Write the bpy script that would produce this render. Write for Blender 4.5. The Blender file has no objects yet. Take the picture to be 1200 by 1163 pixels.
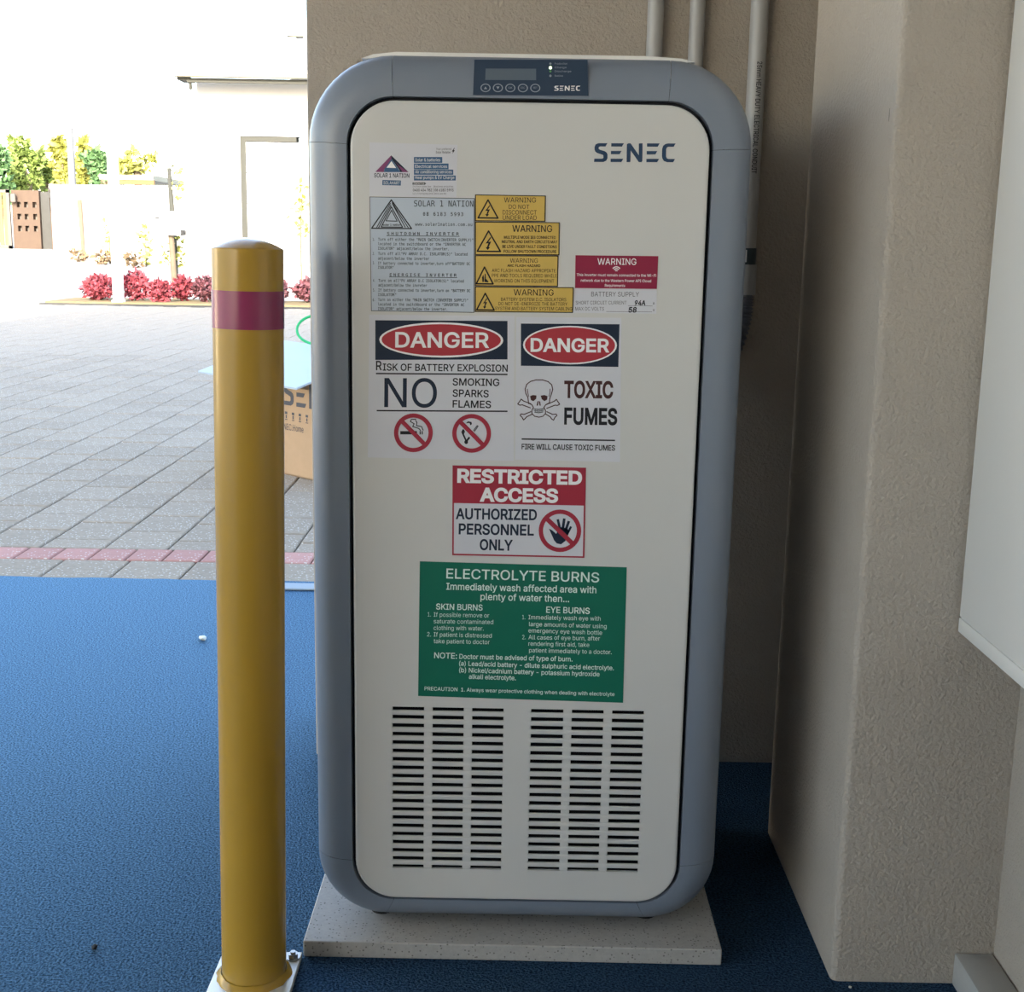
import bpy, bmesh, math, random
from mathutils import Vector, Matrix
from mathutils.geometry import tessellate_polygon, delaunay_2d_cdt
random.seed(7)
PI = math.pi
SC = bpy.context.scene
C = SC.collection

# ------------------------------------------------------------------ camera
F_PX, CX, CY, HC = 1478.4, 600.0, 581.5, 0.945
RM = Matrix(((0.99984, 0.01776, -0.0012), (0.00464, -0.19536, 0.98072), (0.01718, -0.98057, -0.19541)))
cam = bpy.data.cameras.new('camera'); cam_o = bpy.data.objects.new('camera', cam); C.objects.link(cam_o)
cam.sensor_fit = 'HORIZONTAL'; cam.sensor_width = 36.0; cam.lens = F_PX / 1200 * 36.0
cam.clip_start = 0.02; cam.clip_end = 500
m4 = Matrix.Identity(4)
for i in range(3):
    m4[i][0] = RM[i][0]; m4[i][1] = -RM[i][1]; m4[i][2] = -RM[i][2]
m4[2][3] = HC
cam_o.matrix_world = m4
SC.camera = cam_o

# ------------------------------------------------------------------ world, sun, exposure
SC.view_settings.view_transform = 'Standard'; SC.view_settings.look = 'None'
SC.view_settings.exposure = -0.25; SC.view_settings.gamma = 1.0
SC.view_settings.use_curve_mapping = False
SUN_EL, SUN_AZ = math.radians(22), math.radians(-3)      # sun stands behind the camera, a little to the left
w = bpy.data.worlds.new('sky'); SC.world = w; w.use_nodes = True
nt = w.node_tree; nt.nodes.clear()
sky = nt.nodes.new('ShaderNodeTexSky'); sky.sky_type = 'NISHITA'; sky.sun_disc = False
sky.sun_elevation = SUN_EL; sky.sun_rotation = PI + SUN_AZ; sky.air_density = 1.0; sky.dust_density = 2.0; sky.ozone_density = 1.0
bg = nt.nodes.new('ShaderNodeBackground'); bg.inputs['Strength'].default_value = 1.35
out = nt.nodes.new('ShaderNodeOutputWorld')
hz = nt.nodes.new('ShaderNodeHueSaturation'); hz.inputs['Saturation'].default_value = 0.82        # thin high haze
nt.links.new(sky.outputs[0], hz.inputs['Color']); nt.links.new(hz.outputs[0], bg.inputs[0]); nt.links.new(bg.outputs[0], out.inputs[0])
sun = bpy.data.lights.new('sun', 'SUN'); sun.energy = 14.0; sun.angle = math.radians(0.6); sun.color = (1.0, 0.93, 0.80)
sun_o = bpy.data.objects.new('sun', sun); C.objects.link(sun_o)
travel = Vector((math.sin(SUN_AZ) * math.cos(SUN_EL), math.cos(SUN_AZ) * math.cos(SUN_EL), -math.sin(SUN_EL)))
sun_o.rotation_euler = travel.to_track_quat('-Z', 'Y').to_euler()
sun_o.location = (-4, -20, 15)

# ------------------------------------------------------------------ helpers
def ray(x, y): return RM @ Vector((x - CX, y - CY, F_PX))
def at(x, y, Y):                                   # world point on the plane Y = const
    r = ray(x, y); r = r * (Y / r.y); return Vector((r.x, r.y, r.z + HC))
def gz(x, y, z=0.0):                               # world point on the plane Z = const
    r = ray(x, y); r = r * ((z - HC) / r.z); return Vector((r.x, r.y, z))

def mat(name, col, rough=0.5, spec=0.5, metal=0.0, noise=None, bump=None, coat=0.0, island=0.0, objrand=0.0, emit=None):
    """noise=(scale, amount, colour2)   bump=(scale, strength, distance)"""
    m = bpy.data.materials.new(name); m.use_nodes = True
    t = m.node_tree; b = t.nodes['Principled BSDF']
    b.inputs['Base Color'].default_value = (*col, 1); b.inputs['Roughness'].default_value = rough
    b.inputs['Specular IOR Level'].default_value = spec; b.inputs['Metallic'].default_value = metal
    b.inputs['Coat Weight'].default_value = coat; b.inputs['Coat Roughness'].default_value = 0.08
    tc = t.nodes.new('ShaderNodeTexCoord'); src = None
    if noise:
        n = t.nodes.new('ShaderNodeTexNoise'); n.inputs['Scale'].default_value = noise[0]; n.inputs['Detail'].default_value = 5
        n.inputs['Roughness'].default_value = 0.65
        t.links.new(tc.outputs['Object'], n.inputs['Vector'])
        r = t.nodes.new('ShaderNodeMapRange'); r.inputs['From Min'].default_value = 0.5 - noise[1]; r.inputs['From Max'].default_value = 0.5 + noise[1]
        t.links.new(n.outputs['Fac'], r.inputs['Value'])
        mx = t.nodes.new('ShaderNodeMix'); mx.data_type = 'RGBA'
        mx.inputs[6].default_value = (*col, 1); mx.inputs[7].default_value = (*noise[2], 1)
        t.links.new(r.outputs[0], mx.inputs[0]); src = mx.outputs[2]
    if island or objrand:
        if island:
            g = t.nodes.new('ShaderNodeNewGeometry'); o_ = g.outputs['Random Per Island']; a = island
        else:
            g = t.nodes.new('ShaderNodeObjectInfo'); o_ = g.outputs['Random']; a = objrand
        r2 = t.nodes.new('ShaderNodeMapRange'); r2.inputs['To Min'].default_value = 1 - a; r2.inputs['To Max'].default_value = 1 + a
        t.links.new(o_, r2.inputs['Value'])
        hv = t.nodes.new('ShaderNodeHueSaturation'); hv.inputs['Color'].default_value = (*col, 1)
        if src: t.links.new(src, hv.inputs['Color'])
        t.links.new(r2.outputs[0], hv.inputs['Value']); src = hv.outputs[0]
    if src: t.links.new(src, b.inputs['Base Color'])
    if bump:
        n2 = t.nodes.new('ShaderNodeTexNoise'); n2.inputs['Scale'].default_value = bump[0]; n2.inputs['Detail'].default_value = 4
        t.links.new(tc.outputs['Object'], n2.inputs['Vector'])
        bp = t.nodes.new('ShaderNodeBump'); bp.inputs['Strength'].default_value = bump[1]; bp.inputs['Distance'].default_value = bump[2]
        t.links.new(n2.outputs['Fac'], bp.inputs['Height']); t.links.new(bp.outputs[0], b.inputs['Normal'])
    if emit:
        b.inputs['Emission Color'].default_value = (*emit[:3], 1); b.inputs['Emission Strength'].default_value = emit[3]
    return m

class MB:
    """collects geometry in world coordinates; build() makes ONE mesh object"""
    def __init__(s): s.bm = bmesh.new()
    def box(s, lo, hi, bev=0.0, seg=2, rot=None, piv=None):
        t = bmesh.new(); bmesh.ops.create_cube(t, size=1)
        for v in t.verts:
            v.co = Vector([(lo[i] + hi[i]) / 2 + v.co[i] * (hi[i] - lo[i]) for i in range(3)])
        if bev: bmesh.ops.bevel(t, geom=t.edges[:], offset=bev, segments=seg, affect='EDGES', profile=0.5)
        if rot is not None:
            bmesh.ops.rotate(t, verts=t.verts, cent=piv or (0, 0, 0), matrix=rot)
        s.add(t); return s
    def add(s, t):
        me = bpy.data.meshes.new('tmp'); t.to_mesh(me); s.bm.from_mesh(me); bpy.data.meshes.remove(me); t.free()
    def tube(s, pts, r, n=16, caps=True):
        """round bar along a polyline; r a number or one per point"""
        pts = [Vector(p) for p in pts]; rs = r if isinstance(r, (list, tuple)) else [r] * len(pts)
        rings = []; up = None
        for i, p in enumerate(pts):
            d = (pts[min(i + 1, len(pts) - 1)] - pts[max(i - 1, 0)]).normalized()
            if up is None: up = d.orthogonal().normalized()
            up = (up - d * up.dot(d)).normalized(); sd = d.cross(up)
            rings.append([s.bm.verts.new(p + (up * math.cos(2 * PI * k / n) + sd * math.sin(2 * PI * k / n)) * rs[i]) for k in range(n)])
        for a, b in zip(rings, rings[1:]):
            for k in range(n): s.bm.faces.new((a[k], a[(k + 1) % n], b[(k + 1) % n], b[k]))
        if caps:
            s.bm.faces.new(rings[0][::-1]); s.bm.faces.new(rings[-1])
        return s
    def poly(s, pts, flip=False):
        v = [s.bm.verts.new(p) for p in pts]
        s.bm.faces.new(v[::-1] if flip else v); return s
    def prism(s, pts, d):
        """closed polygon pts extruded by the vector d"""
        d = Vector(d); a = [s.bm.verts.new(p) for p in pts]; b = [s.bm.verts.new(Vector(p) + d) for p in pts]; n = len(a)
        s.bm.faces.new(a[::-1]); s.bm.faces.new(b)
        for k in range(n): s.bm.faces.new((a[k], a[(k + 1) % n], b[(k + 1) % n], b[k]))
        return s
    def build(s, name, m, parent=None, smooth=False, origin=None, recalc=True):
        if recalc: bmesh.ops.recalc_face_normals(s.bm, faces=s.bm.faces)
        me = bpy.data.meshes.new(name)
        o0 = Vector(origin) if origin is not None else (parent.matrix_world.translation.copy() if parent else Vector((0, 0, 0)))
        bmesh.ops.translate(s.bm, verts=s.bm.verts, vec=-o0)
        s.bm.to_mesh(me); s.bm.free()
        me.materials.append(m)
        if smooth:
            me.polygons.foreach_set('use_smooth', [True] * len(me.polygons))
            try: me.set_sharp_from_angle(angle=math.radians(38))
            except Exception: pass
        o = bpy.data.objects.new(name, me); C.objects.link(o)
        if parent:
            o.parent = parent; o.location = o0 - WORLD[parent.name]
        else: o.location = o0
        WORLD[o.name] = o0
        return o
WORLD = {}
def thing(name, label, cat, loc=(0, 0, 0), group=None):
    o = bpy.data.objects.new(name, None); C.objects.link(o); o.location = loc; o.empty_display_size = 0.05
    WORLD[o.name] = Vector(loc); o.matrix_world = Matrix.Translation(loc)
    return tag(o, label, cat, group)
def tag(o, label, cat, group=None):
    o['label'] = label; o['category'] = cat
    if group: o['group'] = group
    return o
def struct(o): o['kind'] = 'structure'; return o
def clone(o, parent, loc):
    c = o.copy(); C.objects.link(c); c.parent = parent; c.location = loc; return c

# ------------------------------------------------------------------ materials
def plaster_mat(name, col):
    m = mat(name, col, 0.9, 0.25, noise=(9, 0.35, tuple(c * 0.9 for c in col)))
    t = m.node_tree; b = t.nodes['Principled BSDF']; tc = [n for n in t.nodes if n.type == 'TEX_COORD'][0]
    n1 = t.nodes.new('ShaderNodeTexNoise'); n1.inputs['Scale'].default_value = 210; n1.inputs['Detail'].default_value = 3; n1.inputs['Distortion'].default_value = 0.3
    t.links.new(tc.outputs['Object'], n1.inputs['Vector'])
    bp = t.nodes.new('ShaderNodeBump'); bp.inputs['Strength'].default_value = 0.55; bp.inputs['Distance'].default_value = 0.006
    t.links.new(n1.outputs['Fac'], bp.inputs['Height']); t.links.new(bp.outputs[0], b.inputs['Normal'])
    return m
M = {}
M['plaster'] = plaster_mat('textured_render', (0.43, 0.385, 0.33))
M['ceiling'] = mat('ceiling_paint', (0.72, 0.71, 0.69), 0.9, 0.2, bump=(30, 0.05, 0.002))
M['garage_white'] = mat('painted_wall', (0.56, 0.55, 0.535), 0.9, 0.2, noise=(6, 0.3, (0.51, 0.50, 0.485)))
M['concrete'] = mat('concrete', (0.45, 0.43, 0.40), 0.9, 0.3, noise=(5, 0.3, (0.36, 0.345, 0.32)), bump=(60, 0.2, 0.003))
M['door'] = mat('white_door_paint', (0.62, 0.62, 0.605), 0.42, 0.5, noise=(3, 0.4, (0.60, 0.60, 0.585)))
M['frame'] = mat('grey_frame_paint', (0.195, 0.23, 0.285), 0.36, 0.7, noise=(4, 0.4, (0.18, 0.215, 0.275)), bump=(900, 0.04, 0.0003))
M['core'] = mat('dark_gap', (0.012, 0.014, 0.02), 0.6, 0.3, noise=(8, 0.3, (0.016, 0.018, 0.024)))
M['cover'] = mat('pale_cover', (0.88, 0.88, 0.86), 0.45, 0.5, noise=(6, 0.3, (0.75, 0.75, 0.72)))
M['foot'] = mat('black_rubber', (0.015, 0.015, 0.016), 0.6, 0.4, noise=(30, 0.3, (0.02, 0.02, 0.02)))
M['navy'] = mat('navy_panel', (0.022, 0.045, 0.085), 0.45, 0.3, noise=(10, 0.3, (0.026, 0.05, 0.09)))
M['screen'] = mat('lcd_screen', (0.10, 0.135, 0.18), 0.4, 0.3, noise=(30, 0.3, (0.11, 0.14, 0.175)))
M['button_ring'] = mat('grey_button_ring', (0.30, 0.34, 0.40), 0.4, 0.5)
M['ink_logo'] = mat('logo_blue_ink', (0.018, 0.05, 0.11), 0.4, 0.4)
M['ink_black'] = mat('black_ink', (0.012, 0.012, 0.016), 0.5, 0.3)
M['ink_grey'] = mat('grey_ink', (0.10, 0.10, 0.11), 0.5, 0.3)
M['ink_navy'] = mat('navy_ink', (0.012, 0.022, 0.045), 0.5, 0.3)
M['ink_white'] = mat('white_ink', (0.86, 0.85, 0.86), 0.5, 0.3)
M['ink_red'] = mat('red_ink', (0.36, 0.025, 0.05), 0.45, 0.4)
M['ink_danger'] = mat('danger_red_ink', (0.42, 0.035, 0.05), 0.4, 0.4)
M['ink_maroon'] = mat('maroon_ink', (0.27, 0.012, 0.05), 0.45, 0.4)
M['ink_blue'] = mat('mid_blue_ink', (0.045, 0.12, 0.24), 0.5, 0.3)
M['ink_purple'] = mat('purple_ink', (0.22, 0.06, 0.16), 0.5, 0.3)
M['ink_brown'] = mat('brown_ink', (0.06, 0.02, 0.02), 0.5, 0.3)
M['ink_green_text'] = mat('pale_green_ink', (0.72, 0.86, 0.80), 0.5, 0.3)
M['st_white'] = mat('white_vinyl', (0.64, 0.65, 0.70), 0.3, 0.5, noise=(12, 0.3, (0.62, 0.63, 0.685)))
M['st_blue'] = mat('pale_blue_engraved_plate', (0.50, 0.57, 0.66), 0.35, 0.5, noise=(12, 0.3, (0.48, 0.55, 0.64)))
M['st_yellow'] = mat('amber_engraved_plate', (0.64, 0.44, 0.10), 0.4, 0.5, noise=(12, 0.3, (0.60, 0.41, 0.095)))
M['st_green'] = mat('green_vinyl', (0.006, 0.15, 0.095), 0.4, 0.4, noise=(12, 0.3, (0.007, 0.14, 0.09)))
M['slab'] = mat('speckled_stone', (0.42, 0.41, 0.39), 0.6, 0.4, noise=(160, 0.10, (0.38, 0.37, 0.355)))
M['yellow'] = mat('yellow_gloss_paint', (0.42, 0.25, 0.028), 0.22, 0.5, noise=(7, 0.3, (0.39, 0.232, 0.027)), bump=(40, 0.04, 0.002))
M['band'] = mat('maroon_reflective_tape', (0.24, 0.022, 0.085), 0.22, 0.6, noise=(40, 0.3, (0.27, 0.025, 0.095)))
M['plate'] = mat('galvanised_plate', (0.75, 0.76, 0.74), 0.4, 0.5, metal=0.3, noise=(20, 0.3, (0.68, 0.68, 0.64)))
M['bolt'] = mat('zinc_bolt', (0.45, 0.46, 0.47), 0.35, 0.5, metal=0.9, noise=(30, 0.3, (0.35, 0.34, 0.33)))
M['conduit'] = mat('grey_conduit', (0.42, 0.42, 0.42), 0.4, 0.5, noise=(10, 0.3, (0.39, 0.39, 0.385)))
M['coupling'] = mat('dark_coupling', (0.03, 0.05, 0.06), 0.4, 0.5, noise=(20, 0.3, (0.04, 0.06, 0.07)))
M['flex'] = mat('grey_flex', (0.16, 0.17, 0.20), 0.5, 0.5, noise=(20, 0.3, (0.14, 0.15, 0.18)))
M['meter'] = mat('white_enamel', (0.80, 0.79, 0.76), 0.35, 0.5, noise=(3, 0.3, (0.77, 0.765, 0.735)), bump=(300, 0.02, 0.0005))
M['trunk_white'] = mat('pale_grey_trunking', (0.45, 0.45, 0.43), 0.55, 0.4, noise=(25, 0.3, (0.40, 0.40, 0.385)))
M['steel'] = mat('pale_strip', (0.26, 0.33, 0.40), 0.6, 0.3, noise=(20, 0.3, (0.24, 0.31, 0.38)))
M['board'] = mat('cardboard', (0.46, 0.31, 0.19), 0.85, 0.2, noise=(30, 0.3, (0.42, 0.285, 0.17)))
M['board_ink'] = mat('dark_box_print', (0.09, 0.09, 0.10), 0.7, 0.2)
M['foam'] = mat('sky_tinted_sheet', (0.46, 0.54, 0.62), 0.6, 0.3, noise=(10, 0.3, (0.44, 0.52, 0.60)))  # blue of the reflected sky is mixed into the white
M['strap'] = mat('green_strap', (0.02, 0.45, 0.16), 0.4, 0.5, noise=(20, 0.3, (0.02, 0.40, 0.14)))
M['sand'] = mat('joint_sand', (0.20, 0.19, 0.17), 0.95, 0.1, noise=(40, 0.3, (0.15, 0.145, 0.13)))
M['drive'] = mat('pale_drive', (0.42, 0.41, 0.39), 0.95, 0.1, noise=(3, 0.3, (0.37, 0.36, 0.345)))
M['asphalt'] = mat('asphalt', (0.13, 0.13, 0.13), 0.95, 0.1, noise=(6, 0.3, (0.10, 0.10, 0.10)))
M['pale_paving'] = mat('pale_limestone_paving', (0.55, 0.50, 0.42), 0.95, 0.1, noise=(3, 0.3, (0.50, 0.455, 0.38)))
M['cream_wall'] = mat('cream_painted_wall', (0.80, 0.74, 0.60), 0.9, 0.1, noise=(3, 0.3, (0.76, 0.70, 0.57)))
M['soil'] = mat('garden_soil', (0.27, 0.21, 0.115), 0.95, 0.1, noise=(8, 0.3, (0.19, 0.145, 0.08)), bump=(20, 0.5, 0.03))
M['house'] = mat('white_house_wall', (0.52, 0.51, 0.495), 0.9, 0.1, noise=(3, 0.3, (0.50, 0.49, 0.475)))
M['roof'] = mat('pale_roof_sheet', (0.80, 0.80, 0.78), 0.5, 0.4, noise=(2, 0.3, (0.76, 0.76, 0.74)))
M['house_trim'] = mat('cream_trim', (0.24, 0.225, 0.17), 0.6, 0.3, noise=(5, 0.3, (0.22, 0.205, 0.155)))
M['house_grey'] = mat('shade_and_trim_grey', (0.065, 0.065, 0.055), 0.8, 0.2, noise=(5, 0.3, (0.058, 0.058, 0.05)))  # dark tone carries recess and eave shade; small dark parts share it
M['orange'] = mat('orange_timber', (0.24, 0.12, 0.045), 0.7, 0.3, noise=(9, 0.3, (0.21, 0.105, 0.04)))
M['shaded_limestone'] = mat('shaded_limestone', (0.105, 0.075, 0.056), 0.9, 0.1, noise=(5, 0.3, (0.085, 0.06, 0.046)))  # shade around the far pier is put into this dark brown
M['shaded_grey_block'] = mat('shaded_grey_block', (0.075, 0.074, 0.07), 0.9, 0.1, noise=(6, 0.3, (0.062, 0.061, 0.057)))  # low tone holds the shade on the far block wall
M['iron'] = mat('dark_iron', (0.10, 0.09, 0.08), 0.6, 0.4, noise=(9, 0.3, (0.12, 0.10, 0.08)))
M['timber'] = mat('gate_timber', (0.30, 0.19, 0.075), 0.8, 0.2, noise=(9, 0.3, (0.24, 0.15, 0.06)))
M['bark'] = mat('bark', (0.20, 0.16, 0.11), 0.9, 0.1, noise=(12, 0.3, (0.14, 0.11, 0.08)))
M['leaf'] = mat('tree_leaf', (0.20, 0.27, 0.07), 0.6, 0.3, island=0.55)
M['leaf_dark'] = mat('dark_tree_leaf', (0.10, 0.19, 0.075), 0.6, 0.3, island=0.5)
M['leaf_yellow'] = mat('yellow_green_leaf', (0.34, 0.34, 0.08), 0.6, 0.3, island=0.5)
M['leaf_red'] = mat('red_shrub_leaf', (0.27, 0.05, 0.065), 0.6, 0.3, island=0.6)
M['leaf_plum'] = mat('plum_shrub_leaf', (0.15, 0.055, 0.065), 0.6, 0.3, island=0.6)
M['pole_grey'] = mat('pale_pole', (0.15, 0.155, 0.16), 0.8, 0.2, noise=(6, 0.3, (0.13, 0.135, 0.14)))
M['leaf_brown'] = mat('brown_leaf', (0.17, 0.12, 0.07), 0.7, 0.2, island=0.5)
M['vent_dark'] = mat('black_vent_mesh', (0.003, 0.003, 0.004), 0.9, 0.1)
M['white_paint'] = mat('white_post_paint', (0.88, 0.88, 0.86), 0.5, 0.4, noise=(5, 0.3, (0.85, 0.85, 0.83)))
M['litter'] = mat('white_litter', (0.8, 0.82, 0.78), 0.7, 0.2, noise=(60, 0.3, (0.7, 0.75, 0.68)))

def carpet_mat():
    m = bpy.data.materials.new('blue_marine_carpet'); m.use_nodes = True; t = m.node_tree; t.nodes.clear()
    N = t.nodes.new; K = t.links.new
    tc = N('ShaderNodeTexCoord'); o = N('ShaderNodeOutputMaterial')
    n1 = N('ShaderNodeTexNoise'); n1.inputs['Scale'].default_value = 300; n1.inputs['Detail'].default_value = 6
    K(tc.outputs['Object'], n1.inputs['Vector'])
    cr = N('ShaderNodeValToRGB'); e = cr.color_ramp.elements
    e[0].position = 0.34; e[0].color = (0.001, 0.006, 0.018, 1); e[1].position = 0.68; e[1].color = (0.006, 0.030, 0.085, 1)
    K(n1.outputs['Fac'], cr.inputs[0])
    bp = N('ShaderNodeBump'); bp.inputs['Strength'].default_value = 1.0; bp.inputs['Distance'].default_value = 0.008; K(n1.outputs['Fac'], bp.inputs['Height'])
    df = N('ShaderNodeBsdfDiffuse'); K(cr.outputs[0], df.inputs['Color']); K(bp.outputs[0], df.inputs['Normal'])
    gl = N('ShaderNodeBsdfAnisotropic'); gl.inputs['Roughness'].default_value = 0.42; gl.inputs['Color'].default_value = (0.23, 0.42, 0.64, 1); K(bp.outputs[0], gl.inputs['Normal'])
    lw = N('ShaderNodeLayerWeight'); lw.inputs['Blend'].default_value = 0.5
    pw = N('ShaderNodeMath'); pw.operation = 'POWER'; K(lw.outputs['Facing'], pw.inputs[0]); pw.inputs[1].default_value = 2.0
    sr = N('ShaderNodeMapRange'); sr.inputs['From Min'].default_value = 0.36; sr.inputs['From Max'].default_value = 0.64; sr.inputs['To Min'].default_value = 0.22; sr.inputs['To Max'].default_value = 1.0
    K(n1.outputs['Fac'], sr.inputs['Value'])
    mu = N('ShaderNodeMath'); mu.operation = 'MULTIPLY'; K(pw.outputs[0], mu.inputs[0]); K(sr.outputs[0], mu.inputs[1])
    mx = N('ShaderNodeMixShader'); K(mu.outputs[0], mx.inputs[0]); K(df.outputs[0], mx.inputs[1]); K(gl.outputs[0], mx.inputs[2]); K(mx.outputs[0], o.inputs[0])
    return m
M['carpet'] = carpet_mat()

def paver_mat(name, a, b_, objrand):
    m = mat(name, a, 0.95, 0.05, noise=(55, 0.22, b_), objrand=objrand)
    t = m.node_tree; b = t.nodes['Principled BSDF']; tc = [n for n in t.nodes if n.type == 'TEX_COORD'][0]
    hv = [n for n in t.nodes if n.type == 'HUE_SAT'][0]
    v = t.nodes.new('ShaderNodeTexVoronoi'); v.inputs['Scale'].default_value = 75
    t.links.new(tc.outputs['Object'], v.inputs['Vector'])
    r = t.nodes.new('ShaderNodeMapRange'); r.inputs['From Min'].default_value = 0.16; r.inputs['From Max'].default_value = 0.26; r.inputs['To Min'].default_value = 1; r.inputs['To Max'].default_value = 0
    t.links.new(v.outputs['Distance'], r.inputs['Value'])
    mx = t.nodes.new('ShaderNodeMix'); mx.data_type = 'RGBA'; mx.inputs[7].default_value = (0.62, 0.60, 0.56, 1)
    t.links.new(r.outputs[0], mx.inputs[0]); t.links.new(hv.outputs[0], mx.inputs[6]); t.links.new(mx.outputs[2], b.inputs['Base Color'])
    bp = t.nodes.new('ShaderNodeBump'); bp.inputs['Strength'].default_value = 0.5; bp.inputs['Distance'].default_value = 0.002
    t.links.new(v.outputs['Distance'], bp.inputs['Height']); t.links.new(bp.outputs[0], b.inputs['Normal'])
    return m
def speckle(m, scale, r0, col):
    t = m.node_tree; b = t.nodes['Principled BSDF']; tc = [n for n in t.nodes if n.type == 'TEX_COORD'][0]; lk = b.inputs['Base Color'].links[0]; src = lk.from_socket
    v = t.nodes.new('ShaderNodeTexVoronoi'); v.inputs['Scale'].default_value = scale; t.links.new(tc.outputs['Object'], v.inputs['Vector'])
    r = t.nodes.new('ShaderNodeMapRange'); r.inputs['From Min'].default_value = r0; r.inputs['From Max'].default_value = r0 * 1.5; r.inputs['To Min'].default_value = 1; r.inputs['To Max'].default_value = 0
    t.links.new(v.outputs['Distance'], r.inputs['Value'])
    sp_ = t.nodes.new('ShaderNodeSeparateColor'); t.links.new(v.outputs['Color'], sp_.inputs[0])
    g = t.nodes.new('ShaderNodeMath'); g.operation = 'GREATER_THAN'; g.inputs[1].default_value = 0.45; t.links.new(sp_.outputs[0], g.inputs[0])
    mu = t.nodes.new('ShaderNodeMath'); mu.operation = 'MULTIPLY'; t.links.new(r.outputs[0], mu.inputs[0]); t.links.new(g.outputs[0], mu.inputs[1])
    mx = t.nodes.new('ShaderNodeMix'); mx.data_type = 'RGBA'; mx.inputs[7].default_value = (*col, 1)
    t.links.new(mu.outputs[0], mx.inputs[0]); t.links.new(src, mx.inputs[6]); t.links.new(mx.outputs[2], b.inputs['Base Color'])
speckle(M['slab'], 210, 0.2, (0.16, 0.155, 0.145))
M['paver'] = paver_mat('grey_aggregate_paver', (0.385, 0.335, 0.27), (0.285, 0.247, 0.20), 0.07)
M['border'] = paver_mat('pink_border_brick', (0.50, 0.29, 0.26), (0.43, 0.245, 0.22), 0.08)

# ------------------------------------------------------------------ layout numbers (metres, camera stands over x=y=0)
YF = 1.576                     # front plane of the battery cabinet
Y_WALL = 2.226                 # back wall face
X_END = -0.362                 # free end of the back wall beside the vehicle opening
PY0, PY1, PX = 1.508, 1.946, 0.430   # pillar front, rear, left face
X_RW = 0.640                   # right wall face
Y_CARPET = 3.455
SLAB_T = 0.023

# ------------------------------------------------------------------ setting
b = MB(); b.box((-5.0, -5.7, -0.30), (X_RW, Y_CARPET - 0.01, -0.012)); struct(b.build('floor', M['concrete']))
b = MB(); b.box((X_END, Y_WALL, -0.012), (X_RW + 0.2, Y_WALL + 0.24, 2.62), 0.006, 2); struct(b.build('wall_back', M['plaster'], smooth=True))
b = MB(); b.box((X_RW, -5.7, -0.012), (X_RW + 0.22, Y_WALL + 0.24, 2.62)); struct(b.build('wall_right', M['plaster']))
def pillar():
    b = MB(); t = bmesh.new(); bmesh.ops.create_cube(t, size=1)
    lo, hi = (PX, PY0, -0.008), (X_RW, PY1, 2.62)
    for v in t.verts: v.co = Vector([(lo[i] + hi[i]) / 2 + v.co[i] * (hi[i] - lo[i]) for i in range(3)])
    ed = [e for e in t.edges if all(v.co.x < PX + .01 for v in e.verts) and abs(e.verts[0].co.z - e.verts[1].co.z) > 1]
    bmesh.ops.bevel(t, geom=ed, offset=0.009, segments=4, affect='EDGES', profile=0.5)
    b.add(t); return struct(b.build('pillar', M['plaster'], smooth=True))
pil = pillar()
ck = MB(); ck.tube([at(x, y, 1.53) * 1.0 for x, y in ((1032.5, 127), (1030.5, 134), (1027.5, 142))], [0.0008, 0.0014, 0.0008], 6)
for v in ck.bm.verts: v.co.x = PX - 0.0003 + (v.co.x - at(1030, 134, 1.53).x) * 0.02
ck.build('crack', M['iron'], pil)
b = MB(); b.box((-5.0, -5.7, 2.62), (X_RW + 0.22, 2.466, 2.78)); struct(b.build('ceiling', M['ceiling']))
b = MB(); b.box((-3.2, -5.7, -0.012), (X_RW, -5.5, 2.62)); struct(b.build('wall_rear', M['garage_white']))
b = MB(); b.box((-1.9, -1.2, -0.012), (X_RW, -1.05, 0.92)); struct(b.build('added_shade_wall', M['plaster']))          # unseen wall added behind the camera to shade the lower cabinet door
b = MB(); b.box((-14.0, 4.2, -0.03), (-5.35, 4.4, 2.9)); struct(b.build('added_bounce_wall', M['cream_wall']))    # unseen wall added left of the yard to throw warm sunlight onto the pillar
b = MB(); b.box((-5.0, Y_WALL, 2.32), (X_END, Y_WALL + 0.24, 2.62)); struct(b.build('wall_lintel', M['plaster']))
b = MB(); b.box((-5.0, -5.7, 2.79), (7.5, 2.466, 6.5)); struct(b.build('wall_upper', M['garage_white']))
b = MB(); b.box((X_RW + 0.23, -5.7, -0.3), (7.5, 2.466, 2.78)); struct(b.build('wall_house', M['garage_white']))

# ground outside: flat yard base, then a drive that climbs a little
b = MB(); b.box((-60, 18.2, -0.4), (30, 18.6, -0.03)); b.poly([(-60, 18.6, -0.03), (30, 18.6, -0.03), (30, 75, 2.0), (-60, 75, 2.0)]); struct(b.build('ground_far', M['drive'], recalc=False))
b = MB(); b.box((-60, -40, -0.6), (30, -5.71, -0.03)); struct(b.build('ground_rear', M['asphalt']))
b = MB(); b.box((-60, -5.7, -0.6), (-5.01, 18.2, -0.03)); struct(b.build('ground_left', M['pale_paving']))

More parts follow.
